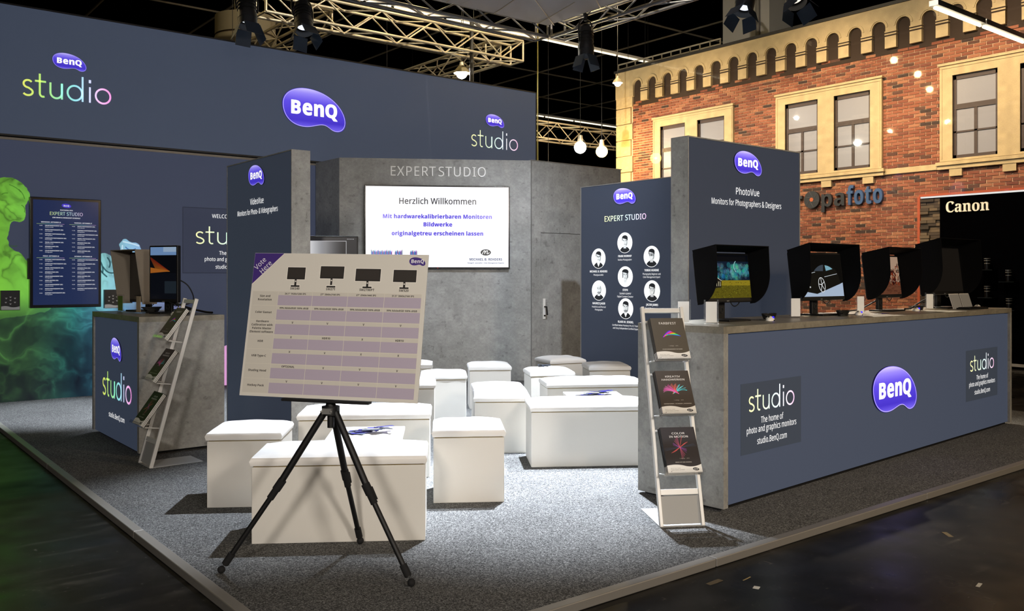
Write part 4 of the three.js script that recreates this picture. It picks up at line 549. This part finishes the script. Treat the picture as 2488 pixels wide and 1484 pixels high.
  const pole = thing('calibration_pole', 'slim white pole behind the upright monitor on the left counter', 'pole', [2.67, 1.165, -8.27]); part('rod', cyl(0.007, 0.007, 0.46), M.white, pole); part('foot', cyl(0.035, 0.03, 0.012), M.white, pole);
}
// ---------------------------------------------------------------- litter on the hall floor
{
  const mk = (x, z, w, d, a, col, l) => { const m = part('paper_scrap', new THREE.BoxGeometry(w, 0.0015, d).rotateZ(0.03), std(col, 0.8), scene); m.position.set(x, -0.0392, z); m.rotation.y = a; tag(m, l, 'litter'); };
  mk(3.68, -2.68, 0.035, 0.03, 0.4, 0xd8d8d2, 'small white paper scrap on the dark floor before the platform'); mk(4.58, -2.01, 0.06, 0.018, 0.2, 0xb8b4a8, 'curled pale scrap on the dark floor at lower right'); mk(3.75, -2.79, 0.07, 0.006, 0.1, 0xa89468, 'thin wooden splinter on the dark floor near the platform edge'); mk(5.33, -2.52, 0.09, 0.03, 0.9, 0x6a5c3c, 'piece of brown tape stuck on the dark floor at right'); mk(3.58, -2.86, 0.1, 0.03, 0.0, 0x5c503a, 'worn tape scrap on the dark floor beside the metal edge');
}
// ---------------------------------------------------------------- brick facade of the neighbouring stand
{
  const FX = 16, f = thing('brick_facade', 'red brick facade with cream arches and window surrounds behind the stand', 'facade', [FX, 0, -10.8], -Math.PI / 2);   // local x runs from far (left) to near (right), face at local z = 0
  const lx = (z) => z + 10.8, X0 = lx(-15.84), X1 = lx(-4.6);
  part('mortar_wall', span(X0, X1, 0, 6.6, -0.25, -0.012), M.mortar, f);
  // windows
  const wins = []; for (const g of [-14.58, -11.13, -7.68]) for (const o of [0.225, 1.35]) wins.push([lx(g + o), lx(g + o + 0.765)]);
  const groups = [-14.58, -11.13, -7.68].map((g) => [lx(g), lx(g + 2.35)]);
  const openL = lx(-8.03), openR = X1;
  const inWindow = (a, b, y0, y1) => wins.some(([p, q]) => b > p && a < q && y1 > 3.6 && y0 < 5.08);
  const shades = [[0x9c5a3c, 5], [0x8f4f35, 5], [0xa86648, 4], [0x804430, 3], [0xb07654, 3], [0x5f3a2a, 1.8], [0x3c2820, 1.1]], mats = shades.map(([c]) => std(c, 0.78, { map: grainMap })); const tot = shades.reduce((s, q) => s + q[1], 0);
  const pick = () => { let r = rnd() * tot; for (let i = 0; i < shades.length; i++) { r -= shades[i][1]; if (r < 0) return i; } return 0; };
  const L = 0.213, Hh = 0.06, list = []; let row = 0;
  for (let y = 0.72; y < 5.78; y += Hh, row++) for (let x = X0 + (row % 2 ? -L / 2 : 0); x < X1; x += L) { const a = Math.max(x, lx(-15.3)), b = Math.min(x + L - 0.014, y < 2.98 ? openL - 0.02 : X1); if (b - a < 0.03 || inWindow(a, b, y, y + Hh)) continue; list.push([a, b, y, pick(), rr(0, 0.006)]); }
  const unit = uvm(new THREE.BoxGeometry(1, 1, 1)), bg = (q) => span(q[0], q[1], q[2] + 0.006, q[2] + Hh - 0.006, -0.014, q[4]);
  list.sort((p, q) => q[1] - p[1] || q[2] - p[2]); const vis = list.filter((q) => q[2] > 3.0 && q[0] > lx(-9.2) && q[1] < lx(-5.9) && !groups.some(([p, g]) => q[1] > p && q[0] < g && q[2] > 3.36 && q[2] < 5.28)).slice(0, 300), set = new Set(vis);
  for (const q of vis) { const m = part('brick', unit, mats[q[3]], f); m.position.set((q[0] + q[1]) / 2, q[2] + Hh / 2, (q[4] - 0.014) / 2); m.scale.set(q[1] - q[0], Hh - 0.012, q[4] + 0.014); }
  shades.forEach((s, i) => { const g = list.filter((q) => q[3] === i && !set.has(q)).map(bg); if (g.length) { const m = part('brickwork', g, mats[i], f); m.userData.kind = 'stuff'; } });
  // surrounds, sills and windows
  groups.forEach(([a, b]) => {
    const s = new THREE.Shape(); s.moveTo(a, 3.56); s.lineTo(b, 3.56); s.lineTo(b, 5.29); s.lineTo(a, 5.29); s.closePath(); for (const [p, q] of wins) if (p > a && q < b) { const h = new THREE.Path(); h.moveTo(p, 3.6); h.lineTo(q, 3.6); h.lineTo(q, 5.08); h.lineTo(p, 5.08); h.closePath(); s.holes.push(h); }
    const g = part('surround', uvm(new THREE.ExtrudeGeometry(s, { depth: 0.072, bevelEnabled: false }).translate(0, 0, -0.012)), M.cream, f); part('top_moulding', [span(a - 0.02, b + 0.02, 5.27, 5.31, -0.01, 0.085), span(a + 0.02, b - 0.02, 5.215, 5.232, 0.055, 0.07), span(a + 0.03, a + 0.045, 3.6, 5.22, 0.055, 0.068), span(b - 0.045, b - 0.03, 3.6, 5.22, 0.055, 0.068)], M.cream, g);
    part('sill', [span(a - 0.06, b + 0.06, 3.49, 3.55, -0.01, 0.1), span(a - 0.04, b + 0.04, 3.42, 3.49, -0.01, 0.07)], M.cream, f); for (const x of [a + 0.28, a + 1.18, b - 0.28]) part('sill_bracket', span(x - 0.11, x + 0.11, 3.29, 3.42, -0.01, 0.06), M.cream, f);
  });
  part('string_course', span(lx(-15.27), X1, 3.43, 3.53, -0.012, 0.035), M.cream, f);
  for (const [p, q] of wins) {
    const w = part('window_frame', [span(p, p + 0.05, 3.6, 5.08, -0.011, 0.012), span(q - 0.05, q, 3.6, 5.08, -0.011, 0.012), span(p, q, 5.0, 5.08, -0.011, 0.012), span(p, q, 3.6, 3.66, -0.011, 0.012), span(p, q, 4.47, 4.56, -0.011, 0.016), span((p + q) / 2 - 0.028, (p + q) / 2 + 0.028, 3.66, 4.47, -0.011, 0.012), span(p, q, 4.055, 4.085, -0.011, 0.012)], M.frame, f);
    const m = (p + q) / 2; for (const [a, b, y0, y1] of [[p + 0.05, q - 0.05, 4.56, 5.0], [p + 0.05, m - 0.028, 4.085, 4.47], [m + 0.028, q - 0.05, 4.085, 4.47], [p + 0.05, m - 0.028, 3.66, 4.055], [m + 0.028, q - 0.05, 3.66, 4.055]]) part('pane', span(a, b, y0, y1, -0.0115, -0.004), M.glassPane, w);
    part('reveal', [span(p - 0.004, p, 3.6, 5.08, -0.011, 0.036), span(q, q + 0.004, 3.6, 5.08, -0.011, 0.036)], M.creamDark, w);
  }
  // arched cornice
  const A0 = lx(-15.24), pitch = 0.482, n = 22, open = 0.27; const s = new THREE.Shape(); s.moveTo(X0, 6.6); s.lineTo(X0, 5.95); s.lineTo(A0 - 0.0, 5.95);
  for (let i = 0; i < n; i++) { const a = A0 + i * pitch, b = a + open; s.lineTo(a, 5.95); s.lineTo(a, 6.2); s.absarc((a + b) / 2, 6.2, open / 2, Math.PI, 0, true); s.lineTo(b, 5.95); } s.lineTo(X1, 5.95); s.lineTo(X1, 6.6); s.closePath();
  part('recess_shade_band', span(lx(-15.27), X1, 5.70, 6.5, -0.012, 0.004), M.recess, f); const cor = part('cornice', uvm(new THREE.ExtrudeGeometry(s, { depth: 0.06, bevelEnabled: false, curveSegments: 10 })), M.cream, f);  // dark recess; the shadow band below the corbels is in its colour
  for (let i = 0; i < n; i++) { const a = A0 + i * pitch, r = new THREE.Shape(); r.absarc(a + open / 2, 6.2, open / 2 + 0.05, 0, Math.PI, false); r.absarc(a + open / 2, 6.2, open / 2 + 0.02, Math.PI, 0, true); part('arch_moulding', new THREE.ExtrudeGeometry(r, { depth: 0.015, bevelEnabled: false, curveSegments: 10 }).translate(0, 0, 0.058), M.cream, cor);
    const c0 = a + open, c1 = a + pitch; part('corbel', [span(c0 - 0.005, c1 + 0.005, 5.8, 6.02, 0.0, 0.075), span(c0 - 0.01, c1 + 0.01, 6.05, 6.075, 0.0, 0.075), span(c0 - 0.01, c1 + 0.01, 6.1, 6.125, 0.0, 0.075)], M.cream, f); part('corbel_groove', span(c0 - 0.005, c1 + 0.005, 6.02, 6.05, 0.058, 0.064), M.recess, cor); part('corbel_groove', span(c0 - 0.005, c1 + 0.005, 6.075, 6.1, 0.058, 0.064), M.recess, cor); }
  part('coping', span(X0 - 0.03, X1, 6.6, 6.66, -0.28, 0.09), std(0x2a2a2a, 0.5), f); part('rail', [span(X0, X0 + 3.2, 6.7, 6.73, -0.05, -0.02), span(X0, X0 + 3.2, 6.82, 6.85, -0.05, -0.02), ...Array.from({ length: 12 }, (_, i) => span(X0 + i * 0.29, X0 + i * 0.29 + 0.02, 6.66, 6.85, -0.05, -0.02))], M.truss, f);
  // corner blocks
  for (let y = 0.1, k = 0; y < 5.9; y += 0.4, k++) part('corner_block', rbox(k % 2 ? 0.5 : 0.56, 0.385, 0.09, 0.01, X0 + (k % 2 ? 0.25 : 0.28), y, 0.0), M.cream, f);
  // dark opening at the lower right, its edge and the layered stone pier
  part('opening', span(openL, openR, 0, 2.93, -0.012, 0.01), M.dark, f); part('opening_edge', [span(openL - 0.03, openR, 2.96, 3.0, 0, 0.05)], std(0x9a4526, 0.7), f); part('opening_edge', [span(openL - 0.06, openL - 0.01, 0, 2.96, 0, 0.06)], std(0x9a4526, 0.7), f); part('edge_light', span(openL, openR, 2.93, 2.955, 0.0, 0.06), glow(0xf4f2ee, 0.9), f);
  for (let y = 0.6, r = 0; y < 2.91; y += 0.055, r++) { let x = openL; while (x < openL + 0.43) { const w = Math.min(rr(0.1, 0.26), openL + 0.435 - x); if (w < 0.02) break; part('pier_stone', unit, M.stone[(rnd() * 4) | 0], f); const m = f.children[f.children.length - 1]; const dz = rr(0.04, 0.1); m.position.set(x + w / 2, y + 0.026, dz / 2); m.scale.set(w - 0.006, 0.05, dz); x += w; } }
  // raised shop lettering
  const black = std(0x22252a, 0.45), blue = std(0x2f4d78, 0.4);
  letter(f, fitText('eu', 0.5, BOLD, 0.06, 0.33, 1), black, lx(-10.72), 2.9, 0.01, 'letter'); letter(f, fitText('r', 0.17, BOLD, 0.06, 0.33, 0), black, lx(-10.66), 2.9, 0.01, 'letter'); letter(f, fitText('pa', 0.5, BOLD, 0.06, 0.33, 0), black, lx(-10.05), 2.9, 0.01, 'letter');
  const ax = lx(-10.27), ay = 3.06, ap = part('letter', new THREE.CylinderGeometry(0.175, 0.175, 0.06, 28).rotateX(Math.PI / 2).translate(ax, ay, 0.04), black, f); part('aperture_blade', Array.from({ length: 6 }, (_, i) => { const a = i * Math.PI / 3; return rod([ax + 0.05 * Math.cos(a), ay + 0.05 * Math.sin(a), 0.072], [ax + 0.165 * Math.cos(a + 0.8), ay + 0.165 * Math.sin(a + 0.8), 0.072], 0.004, 4); }), std(0x50545a, 0.5), ap); part('aperture_hole', new THREE.CircleGeometry(0.045, 6).translate(ax, ay, 0.0745), std(0xa8562f, 0.7), ap);
  letter(f, fitText('foto', 0.74, BOLD, 0.06, 0.36, 0), blue, lx(-9.5), 2.9, 0.01, 'letter');
  // glazing in front of the upper facade
  for (let i = 0; i < 4; i++) part('glazing', new THREE.PlaneGeometry(2.692, 4.4).translate(lx(-15.3) + i * 2.7 + 1.35, 4.42, 0.13), M.clear, f);
}
{ // black neighbouring exhibitor wall
  const w = thing('exhibitor_wall', 'black exhibitor wall lettered Canon at the right edge', 'display wall', [15.8, 0, -6.1], -Math.PI / 2);
  part('panel', span(-1.48, 1.6, 0, 2.9, -0.04, 0.06), M.dark, w); part('base_strip', span(-1.48, 1.6, 0, 0.05, 0.06, 0.07), M.trim, w); letter(w, fitText('Canon', 0.73, SERIF, 0.03, 0.19, 0), std(0xd8d4c8, 0.4), -1.36, 2.63, 0.06);
  [[-0.62, 1.62, 'uppermost black lens with pale rings on the black exhibitor wall'], [-0.28, 1.42, 'black lens on the right, second from the top, on the exhibitor wall'], [-0.62, 1.15, 'black lens beside the counter end on the exhibitor wall'], [-0.27, 0.95, 'black lens at lower right on the exhibitor wall'], [-0.55, 0.72, 'lowest black lens on the exhibitor wall']].forEach(([x, y, l]) => { const t = thing('camera_lens', l, 'lens', [15.62, y, -6.1 + x], 0, 'lenses on the black exhibitor wall'); part('barrel', [cyl(0.04, 0.045, 0.1), cyl(0.045, 0.05, 0.09, 0, 0.1)], M.blackGloss, t); part('ring', [cyl(0.046, 0.046, 0.006, 0, 0.1), cyl(0.051, 0.051, 0.006, 0, 0.15), cyl(0.05, 0.05, 0.005, 0, 0.185)], M.alu, t); part('glass_shelf', span(-0.12, 0.12, y - 0.012, y, 0.06, 0.28).translate(x, 0, 0), M.blackGloss, w); });
}
{ const c = structure('hall_column', 'pale square hall column behind the facade'); part('shaft', span(20.2, 21.2, -0.04, 10.99, -15.84, -14.3), std(0xd4d2cc, 0.85), c); part('pipe', rod([20.1, 0, -14.6], [20.1, 10.99, -14.6], 0.06, 10), std(0x9a968e, 0.6), c); }

// ---------------------------------------------------------------- trusses, canopy, lamps
const unitRod = new THREE.CylinderGeometry(1, 1, 1, 6);
function bar(name, a, b, r, mat, parent) { const A = new THREE.Vector3(...a), B = new THREE.Vector3(...b), d = B.clone().sub(A), m = new THREE.Mesh(unitRod, mat); m.name = name; m.position.copy(A).addScaledVector(d, 0.5); m.scale.set(r, d.length(), r); m.quaternion.setFromUnitVectors(new THREE.Vector3(0, 1, 0), d.normalize()); parent.add(m); return m; }
function truss(label, a, b, s, mat = M.truss, cell = 0.5, r = 0.024, wires = true) {     // square truss from a to b (level), a is the centre of its lower side
  const t = thing('lighting_truss', label, 'truss', a); const dx = b[0] - a[0], dz = b[2] - a[2], L = Math.hypot(dx, dz); t.rotation.y = Math.atan2(-dz, dx);
  const h = s / 2, c = [[0, -h], [0, h], [s, -h], [s, h]]; for (const [y, z] of c) bar('chord', [0, y, z], [L, y, z], r, mat, t);
  const n = Math.max(2, Math.round(L / cell)), q = L / n;
  for (let i = 0; i < n; i++) for (const [p, w] of [[0, 1], [2, 3], [0, 2], [1, 3]]) { const u = i % 2 ? p : w, v = i % 2 ? w : p; bar('brace', [i * q, ...c[u]], [(i + 1) * q, ...c[v]], r * 0.55, mat, t); }
  for (const x of [0, L]) for (const [p, w] of [[0, 1], [2, 3], [0, 2], [1, 3]]) bar('end_bar', [x, ...c[p]], [x, ...c[w]], r * 0.8, mat, t);
  if (wires) for (const x of [L * 0.2, L * 0.8]) bar('hanging_wire', [x, s, 0], [x, 10.98 - a[1], 0], 0.006, M.black, t);
  return t;
}
truss('warm lit truss running along behind the top of the banner', [5.25, 5.38, -12.55], [10.1, 5.38, -12.55], 0.36);
truss('truss running back from the left part of the long truss', [6.36, 5.38, -12.8], [6.36, 5.38, -17.5], 0.34);
truss('truss running back from the right end of the long truss', [9.75, 5.38, -12.8], [9.75, 5.38, -17.5], 0.34);
const greyT = std(0x6e6e70, 0.45, { metalness: 0.4 });
truss('grey truss carrying the back edge of the grey canopy', [2.4, 5.45, -11.2], [9.55, 5.45, -11.2], 0.3, greyT, 0.55, 0.026);
truss('grey truss carrying the right edge of the grey canopy', [9.75, 5.45, -11.02], [9.75, 5.45, -3.4], 0.3, greyT, 0.55, 0.026);
truss('distant warm truss above the cabin beside the two star-like lamps', [11, 5.0, -17.2], [19.5, 5.0, -17.2], 0.42);
truss('lower distant truss right of the star-like lamps', [13.2, 3.72, -16.6], [19, 3.72, -16.6], 0.3);
{
  const c = thing('canopy', 'grey fabric canopy stretched over the stand', 'canopy', [0, 5.62, 0]); const cm = new THREE.MeshPhysicalMaterial({ color: 0xa4a4aa, roughness: 1, transmission: 0.4, thickness: 0 });
  for (let i = 0; i < 4; i++) part('fabric_panel', span(2.36 + i * 1.79, 2.36 + i * 1.79 + 1.785, 0, 0.02, -11.02, -3.4), cm, c);
  for (let i = 0; i < 7; i++) part('seam_wire', rod([9.55, -0.012, -10.9 + i * 1.1], [9.55 - 1.2, -0.012, -10.9 + i * 1.1 - 0.0 + 0.9], 0.006, 5), M.truss, c); for (let i = 0; i < 5; i++) part('seam_wire', rod([9.3 - i * 0.9, -0.012, -11.0], [9.0 - i * 0.9, -0.012, -9.8], 0.006, 5), M.truss, c);
}
{
  const p = part('hanging_pole', rod([8.98, 4.3, -12.4], [8.98, 5.9, -12.4], 0.035, 8), M.black, scene); tag(p, 'black vertical pole crossing the long truss above the banner', 'pole'); const y = part('yellow_cable', rod([10.64, 0, -12.6], [10.64, 9.46, -12.6], 0.011, 6), std(0x6a6020, 0.6), scene); tag(y, 'thin yellow cable hanging beside the right end of the banner', 'cable');
  const d = thing('air_diffuser', 'round beige ceiling air outlet behind the banner at upper left', 'air vent', [7.75, 6.75, -19.4]); const bm = std(0x857d66, 0.7); part('drum', cyl(0.66, 0.66, 0.42, 0, 0.16, 0, 40), bm, d); part('gap_ring', cyl(0.6, 0.6, 0.05, 0, 0.12, 0, 40), std(0x3a2a1e, 0.8), d); part('lower_plate', new THREE.LatheGeometry([[0, 0.03], [0.2, 0.03], [0.22, 0.0], [0.42, 0.02], [0.62, 0.0], [0.68, 0.05], [0.66, 0.12]].map((q) => new THREE.Vector2(...q)), 40), bm, d); part('duct', cyl(0.25, 0.25, 2.05, 0, 0.58, 0), bm, d);
}
function fluorescent(label, a, b, k = 2.2) { const t = thing('strip_light', label, 'strip light', a); const dx = b[0] - a[0], dz = b[2] - a[2], L = Math.hypot(dx, dz); t.rotation.y = Math.atan2(-dz, dx); const n = Math.round(L / 1.55); for (let i = 0; i < n; i++) { part('housing', box(L / n - 0.04, 0.07, 0.12, (i + 0.5) * L / n, 0.03, 0), M.white, t); part('tube', cyl(0.02, 0.02, L / n - 0.1).rotateZ(Math.PI / 2).translate((i + 0.5) * L / n + (L / n - 0.1) / 2, 0.005, 0), glow(0xfff0cc, k), t); } for (const x of [0.2, L - 0.2]) part('hanger', rod([x, 0.1, 0], [x, 10.98 - a[1], 0], 0.006, 4), M.black, t); return t; }
fluorescent('long strip light behind the canopy corner', [8.0, 8.0, -18.5], [20.2, 8.0, -18.5]); fluorescent('strip light above the distant truss beside the banner', [17, 8, -27.4], [30, 8, -27.4]); fluorescent('strip light in front of the brick arches at upper right', [11.4, 4.98, -5.58], [15.6, 4.98, -5.58], 3);
// spotlights with barn doors
function spotlight(label, p, aim, color, power, angle, k = 1, pen = 0.6, size = 2) {
  const t = thing('stage_spotlight', label, 'spotlight', p), dir = new THREE.Vector3(aim[0] - p[0], aim[1] - p[1], aim[2] - p[2]).normalize(); t.quaternion.setFromUnitVectors(new THREE.Vector3(0, -1, 0), dir);
  part('housing', [cyl(0.125, 0.125, 0.07, 0, 0.0, 0, 24), cyl(0.115, 0.1, 0.28, 0, 0.07, 0, 24), ...[0, 1, 2, 3].map((i) => cyl(0.122, 0.12, 0.012, 0, 0.12 + i * 0.05, 0, 24)), cyl(0.08, 0.05, 0.05, 0, 0.35, 0, 16)], M.black, t); part('lens', cyl(0.095, 0.095, 0.01, 0, -0.004, 0, 24), glow(color, 1.2, 0x222222), t); part('snoot', new THREE.CylinderGeometry(0.122, 0.122, 0.1, 24, 1, true).translate(0, -0.05, 0), std(0x14161a, 0.6, { side: THREE.DoubleSide }), t);
  const bd = std(0x2f3a48, 0.45, { metalness: 0.3 }); for (let i = 0; i < 4; i++) part('barn_door', new THREE.BoxGeometry(0.2, 0.004, 0.2).translate(0, 0, 0.1).rotateX(1.2 * k).translate(0, -0.1, 0.122).rotateY(i * Math.PI / 2), bd, t);
  const y = part('yoke', tube([[-0.14, 0.12, 0], [-0.15, 0.3, 0], [-0.1, 0.46, 0], [0.1, 0.46, 0], [0.15, 0.3, 0], [0.14, 0.12, 0]], 0.012, 30, 6), M.black, t); part('clamp', [cyl(0.025, 0.025, 0.08, 0, 0.46, 0), rbox(0.07, 0.05, 0.05, 0.008, 0, 0.53, 0)], M.black, y);
  if (power) { const l = new THREE.SpotLight(color, power, 0, angle * D, pen, 2); l.name = 'spotlight_light'; l.position.set(0, -0.02, 0); l.target.position.set(0, -1, 0); l.shadow.radius = size; l.castShadow = true; t.add(l); t.add(l.target); l.target.name = 'light_target'; }
  return t;
}
spotlight('black spotlight with barn doors above the round air outlet', [4.42, 4.80, -11.0], [4.2, 0, -9.8], COOL, KEY * 0.5, 26);
spotlight('black spotlight with barn doors crossing the truss above the banner', [5.2, 4.86, -11.0], [4.6, 0, -8.6], COOL, KEY * 0.55, 26);
spotlight('black spotlight hanging from the canopy corner', [9.42, 5.0, -10.0], [9.2, 0, -9.7], COOL, KEY * 0.3, 30);
spotlight('black spotlight left of two at the top edge above the facade', [9.36, 4.96, -7.0], [7.0, 0, -6.3], COOL, KEY * 0.6, 28);
spotlight('black spotlight right of two at the top edge above the facade', [9.42, 4.9, -6.3], [8.0, 0.6, -4.0], NEUTRAL, KEY * 0.4, 26);
spotlight('unseen spotlight under the canopy aimed at the left benches', [4.3, 4.62, -5.6], [2.6, 0, -5.6], COOL, KEY * 0.5, 19);  // out of view, placed to match the stool shadows at left
spotlight('unseen spotlight under the canopy aimed at the single stool', [5.2, 4.62, -5.6], [4.1, 0, -4.8], COOL, KEY * 1.6, 21, 1, 0.8);  // out of view, placed for the bright patch of carpet
spotlight('unseen spotlight under the canopy aimed at the right benches', [6.55, 4.62, -5.6], [5.2, 0, -6.3], COOL, KEY * 0.9, 28);  // out of view, placed to light the right group of seats
spotlight('unseen spotlight under the canopy aimed at the carpet by the smoke print', [3.2, 4.95, -9.4], [2.35, 0, -10.7], COOL, KEY * 0.75, 16);  // kept out of view, lights the carpet before the print
spotlight('unseen spotlight under the canopy aimed at the cabin front', [5.86, 4.66, -5.6], [7.9, 0.9, -10.1], COOL, KEY * 0.26, 28, 1, 0.9);  // out of view, placed to brighten the cabin wall and door
truss('unseen grey truss under the canopy carrying the stool spotlights', [2.6, 5.22, -5.6], [9.5, 5.22, -5.6], 0.24, greyT, 0.6, 0.02, false);  // out of view, holds the unseen spotlights
// unseen warm lamps behind the camera, placed to light the stool fronts and board
spotlight('unseen warm spotlight behind the camera on the left, lighting the stool fronts', [-3.6, 3.5, 2.6], [3.2, 0.7, -6.4], FRONT, FILL, 30, 1, 0.8, 22);
spotlight('unseen warm spotlight behind the camera on the right, lighting the stool fronts', [1.2, 3.7, 4.6], [5.0, 0.7, -5.0], FRONT, FILL, 32, 1, 0.8, 22);
spotlight('unseen warm spotlight across the aisle at right, lighting the carpet before the counter', [7.5, 4.6, 3.2], [7.0, 0.3, -3.4], WARM, FILL * 0.9, 38, 1, 0.8, 22);  // out of view, placed to light the carpet by the right counter
for (const [z, k] of [[-6.6, 1.0], [-9.6, 1.0], [-12.8, 0.75]]) spotlight('unseen warm wash light aimed at the ' + (z > -7 ? 'near' : z > -10 ? 'middle' : 'far') + ' third of the brick facade', [11.9, 7.4, z], [16, 3.7, z - 0.2], WARM, WASH * k, 36, 1, 0.9, 3);  // wash lamps above the view, placed to light the bricks
// lamps out of view high in the hall, placed for their glints in the glazing
[[11.7, -10.73], [9.84, -11.1], [7.81, -11.8], [2.32, -13.91], [1.96, -16.09]].forEach(([x, z], i) => { const t = thing('unseen_hanging_lamp', 'unseen warm lamp high in the hall, mirrored in the facade glazing', 'lamp', [x, 6.6, z], 0, 'unseen lamps high in the hall'); part('bulb', new THREE.SphereGeometry(0.085, 16, 12), glow(0xffe0a0, 60), t); part('shade', new THREE.LatheGeometry([[0.03, 0.28], [0.05, 0.2], [0.14, 0.12], [0.2, 0.06]].map((q) => new THREE.Vector2(...q)), 24), std(0x9a917c, 0.5, { side: THREE.DoubleSide }), t); part('cord', rod([0, 0.28, 0], [0, 2.9, 0], 0.008, 5), M.black, t); const l = new THREE.PointLight(0xffe0a0, 5, 0, 2); l.name = 'lamp_light'; l.position.set(0, 0, 0); l.castShadow = true; t.add(l); });
{ const t = thing('unseen_hanging_lamp', 'unseen lamp above the grey canopy, lighting its fabric', 'lamp', [7.6, 7.5, -7.2], 0); part('bulb', new THREE.SphereGeometry(0.12, 16, 12), glow(0xfff0dc, 20), t); part('shade', new THREE.LatheGeometry([[0.03, 0.32], [0.06, 0.24], [0.2, 0.14], [0.3, 0.04]].map((q) => new THREE.Vector2(...q)), 24), std(0x9a917c, 0.5, { side: THREE.DoubleSide }), t); part('cord', rod([0, 0.3, 0], [0, 3.48, 0], 0.01, 5), M.black, t); const l = new THREE.PointLight(0xfff0dc, 110, 0, 2); l.name = 'lamp_light'; t.add(l); }  // hidden by the canopy, placed to light its fabric from above
function glowLamp(label, p, color, k, r, power) { const t = thing('bare_lamp', label, 'lamp', p); part('bulb', new THREE.SphereGeometry(r, 16, 12), glow(color, k), t); part('socket', cyl(r * 0.5, r * 0.35, r * 1.2, 0, r * 0.8, 0), M.truss, t); if (r < 0.13) part('reflector', new THREE.LatheGeometry([[r * 0.5, r * 1.4], [r * 1.3, r * 0.5], [r * 1.45, 0]].map((q) => new THREE.Vector2(...q)), 20), std(0x8d8468, 0.5, { side: THREE.DoubleSide }), t); part('cord', rod([0, r * 1.9, 0], [0, 10.98 - p[1], 0], 0.008, 4), M.black, t); const l = new THREE.PointLight(color, power, 0, 2); l.name = 'lamp_light'; l.castShadow = true; t.add(l); }
glowLamp('bright white star-like lamp above the cabin', [14.05, 4.5, -15.11], 0xfff6e6, 60, 0.14, 14); glowLamp('warm yellow star-like lamp above the cabin', [14.92, 4.5, -15.29], 0xffc862, 40, 0.14, 10); glowLamp('white lamp hanging under the right end of the long truss', [9.25, 5.17, -13.08], 0xfffbe8, 40, 0.1, 24); glowLamp('small lamp on the left top edge of the facade', [12.78, 5.4, -12.64], 0xfff6e6, 25, 0.07, 6);
// light that the glowing print and the television throw on the carpet
{ const r = new THREE.RectAreaLight(0x8fe07a, 0.06, 1.6, 1.6); r.name = 'print_light'; r.position.set(2.0, 1.3, -11.9); r.lookAt(2.0, 1.0, 0); scene.add(r); const v = new THREE.RectAreaLight(0xf2f6ff, 0.6, 2.0, 1.1); v.name = 'television_light'; v.position.set(7.0, 2.2, -10.45); v.lookAt(7.0 - 5.27, 2.2, -10.45 + 8.5); scene.add(v); }

scene.traverse((o) => { if (o.isMesh) { o.castShadow = true; o.receiveShadow = true; } });
renderer.render(scene, camera);
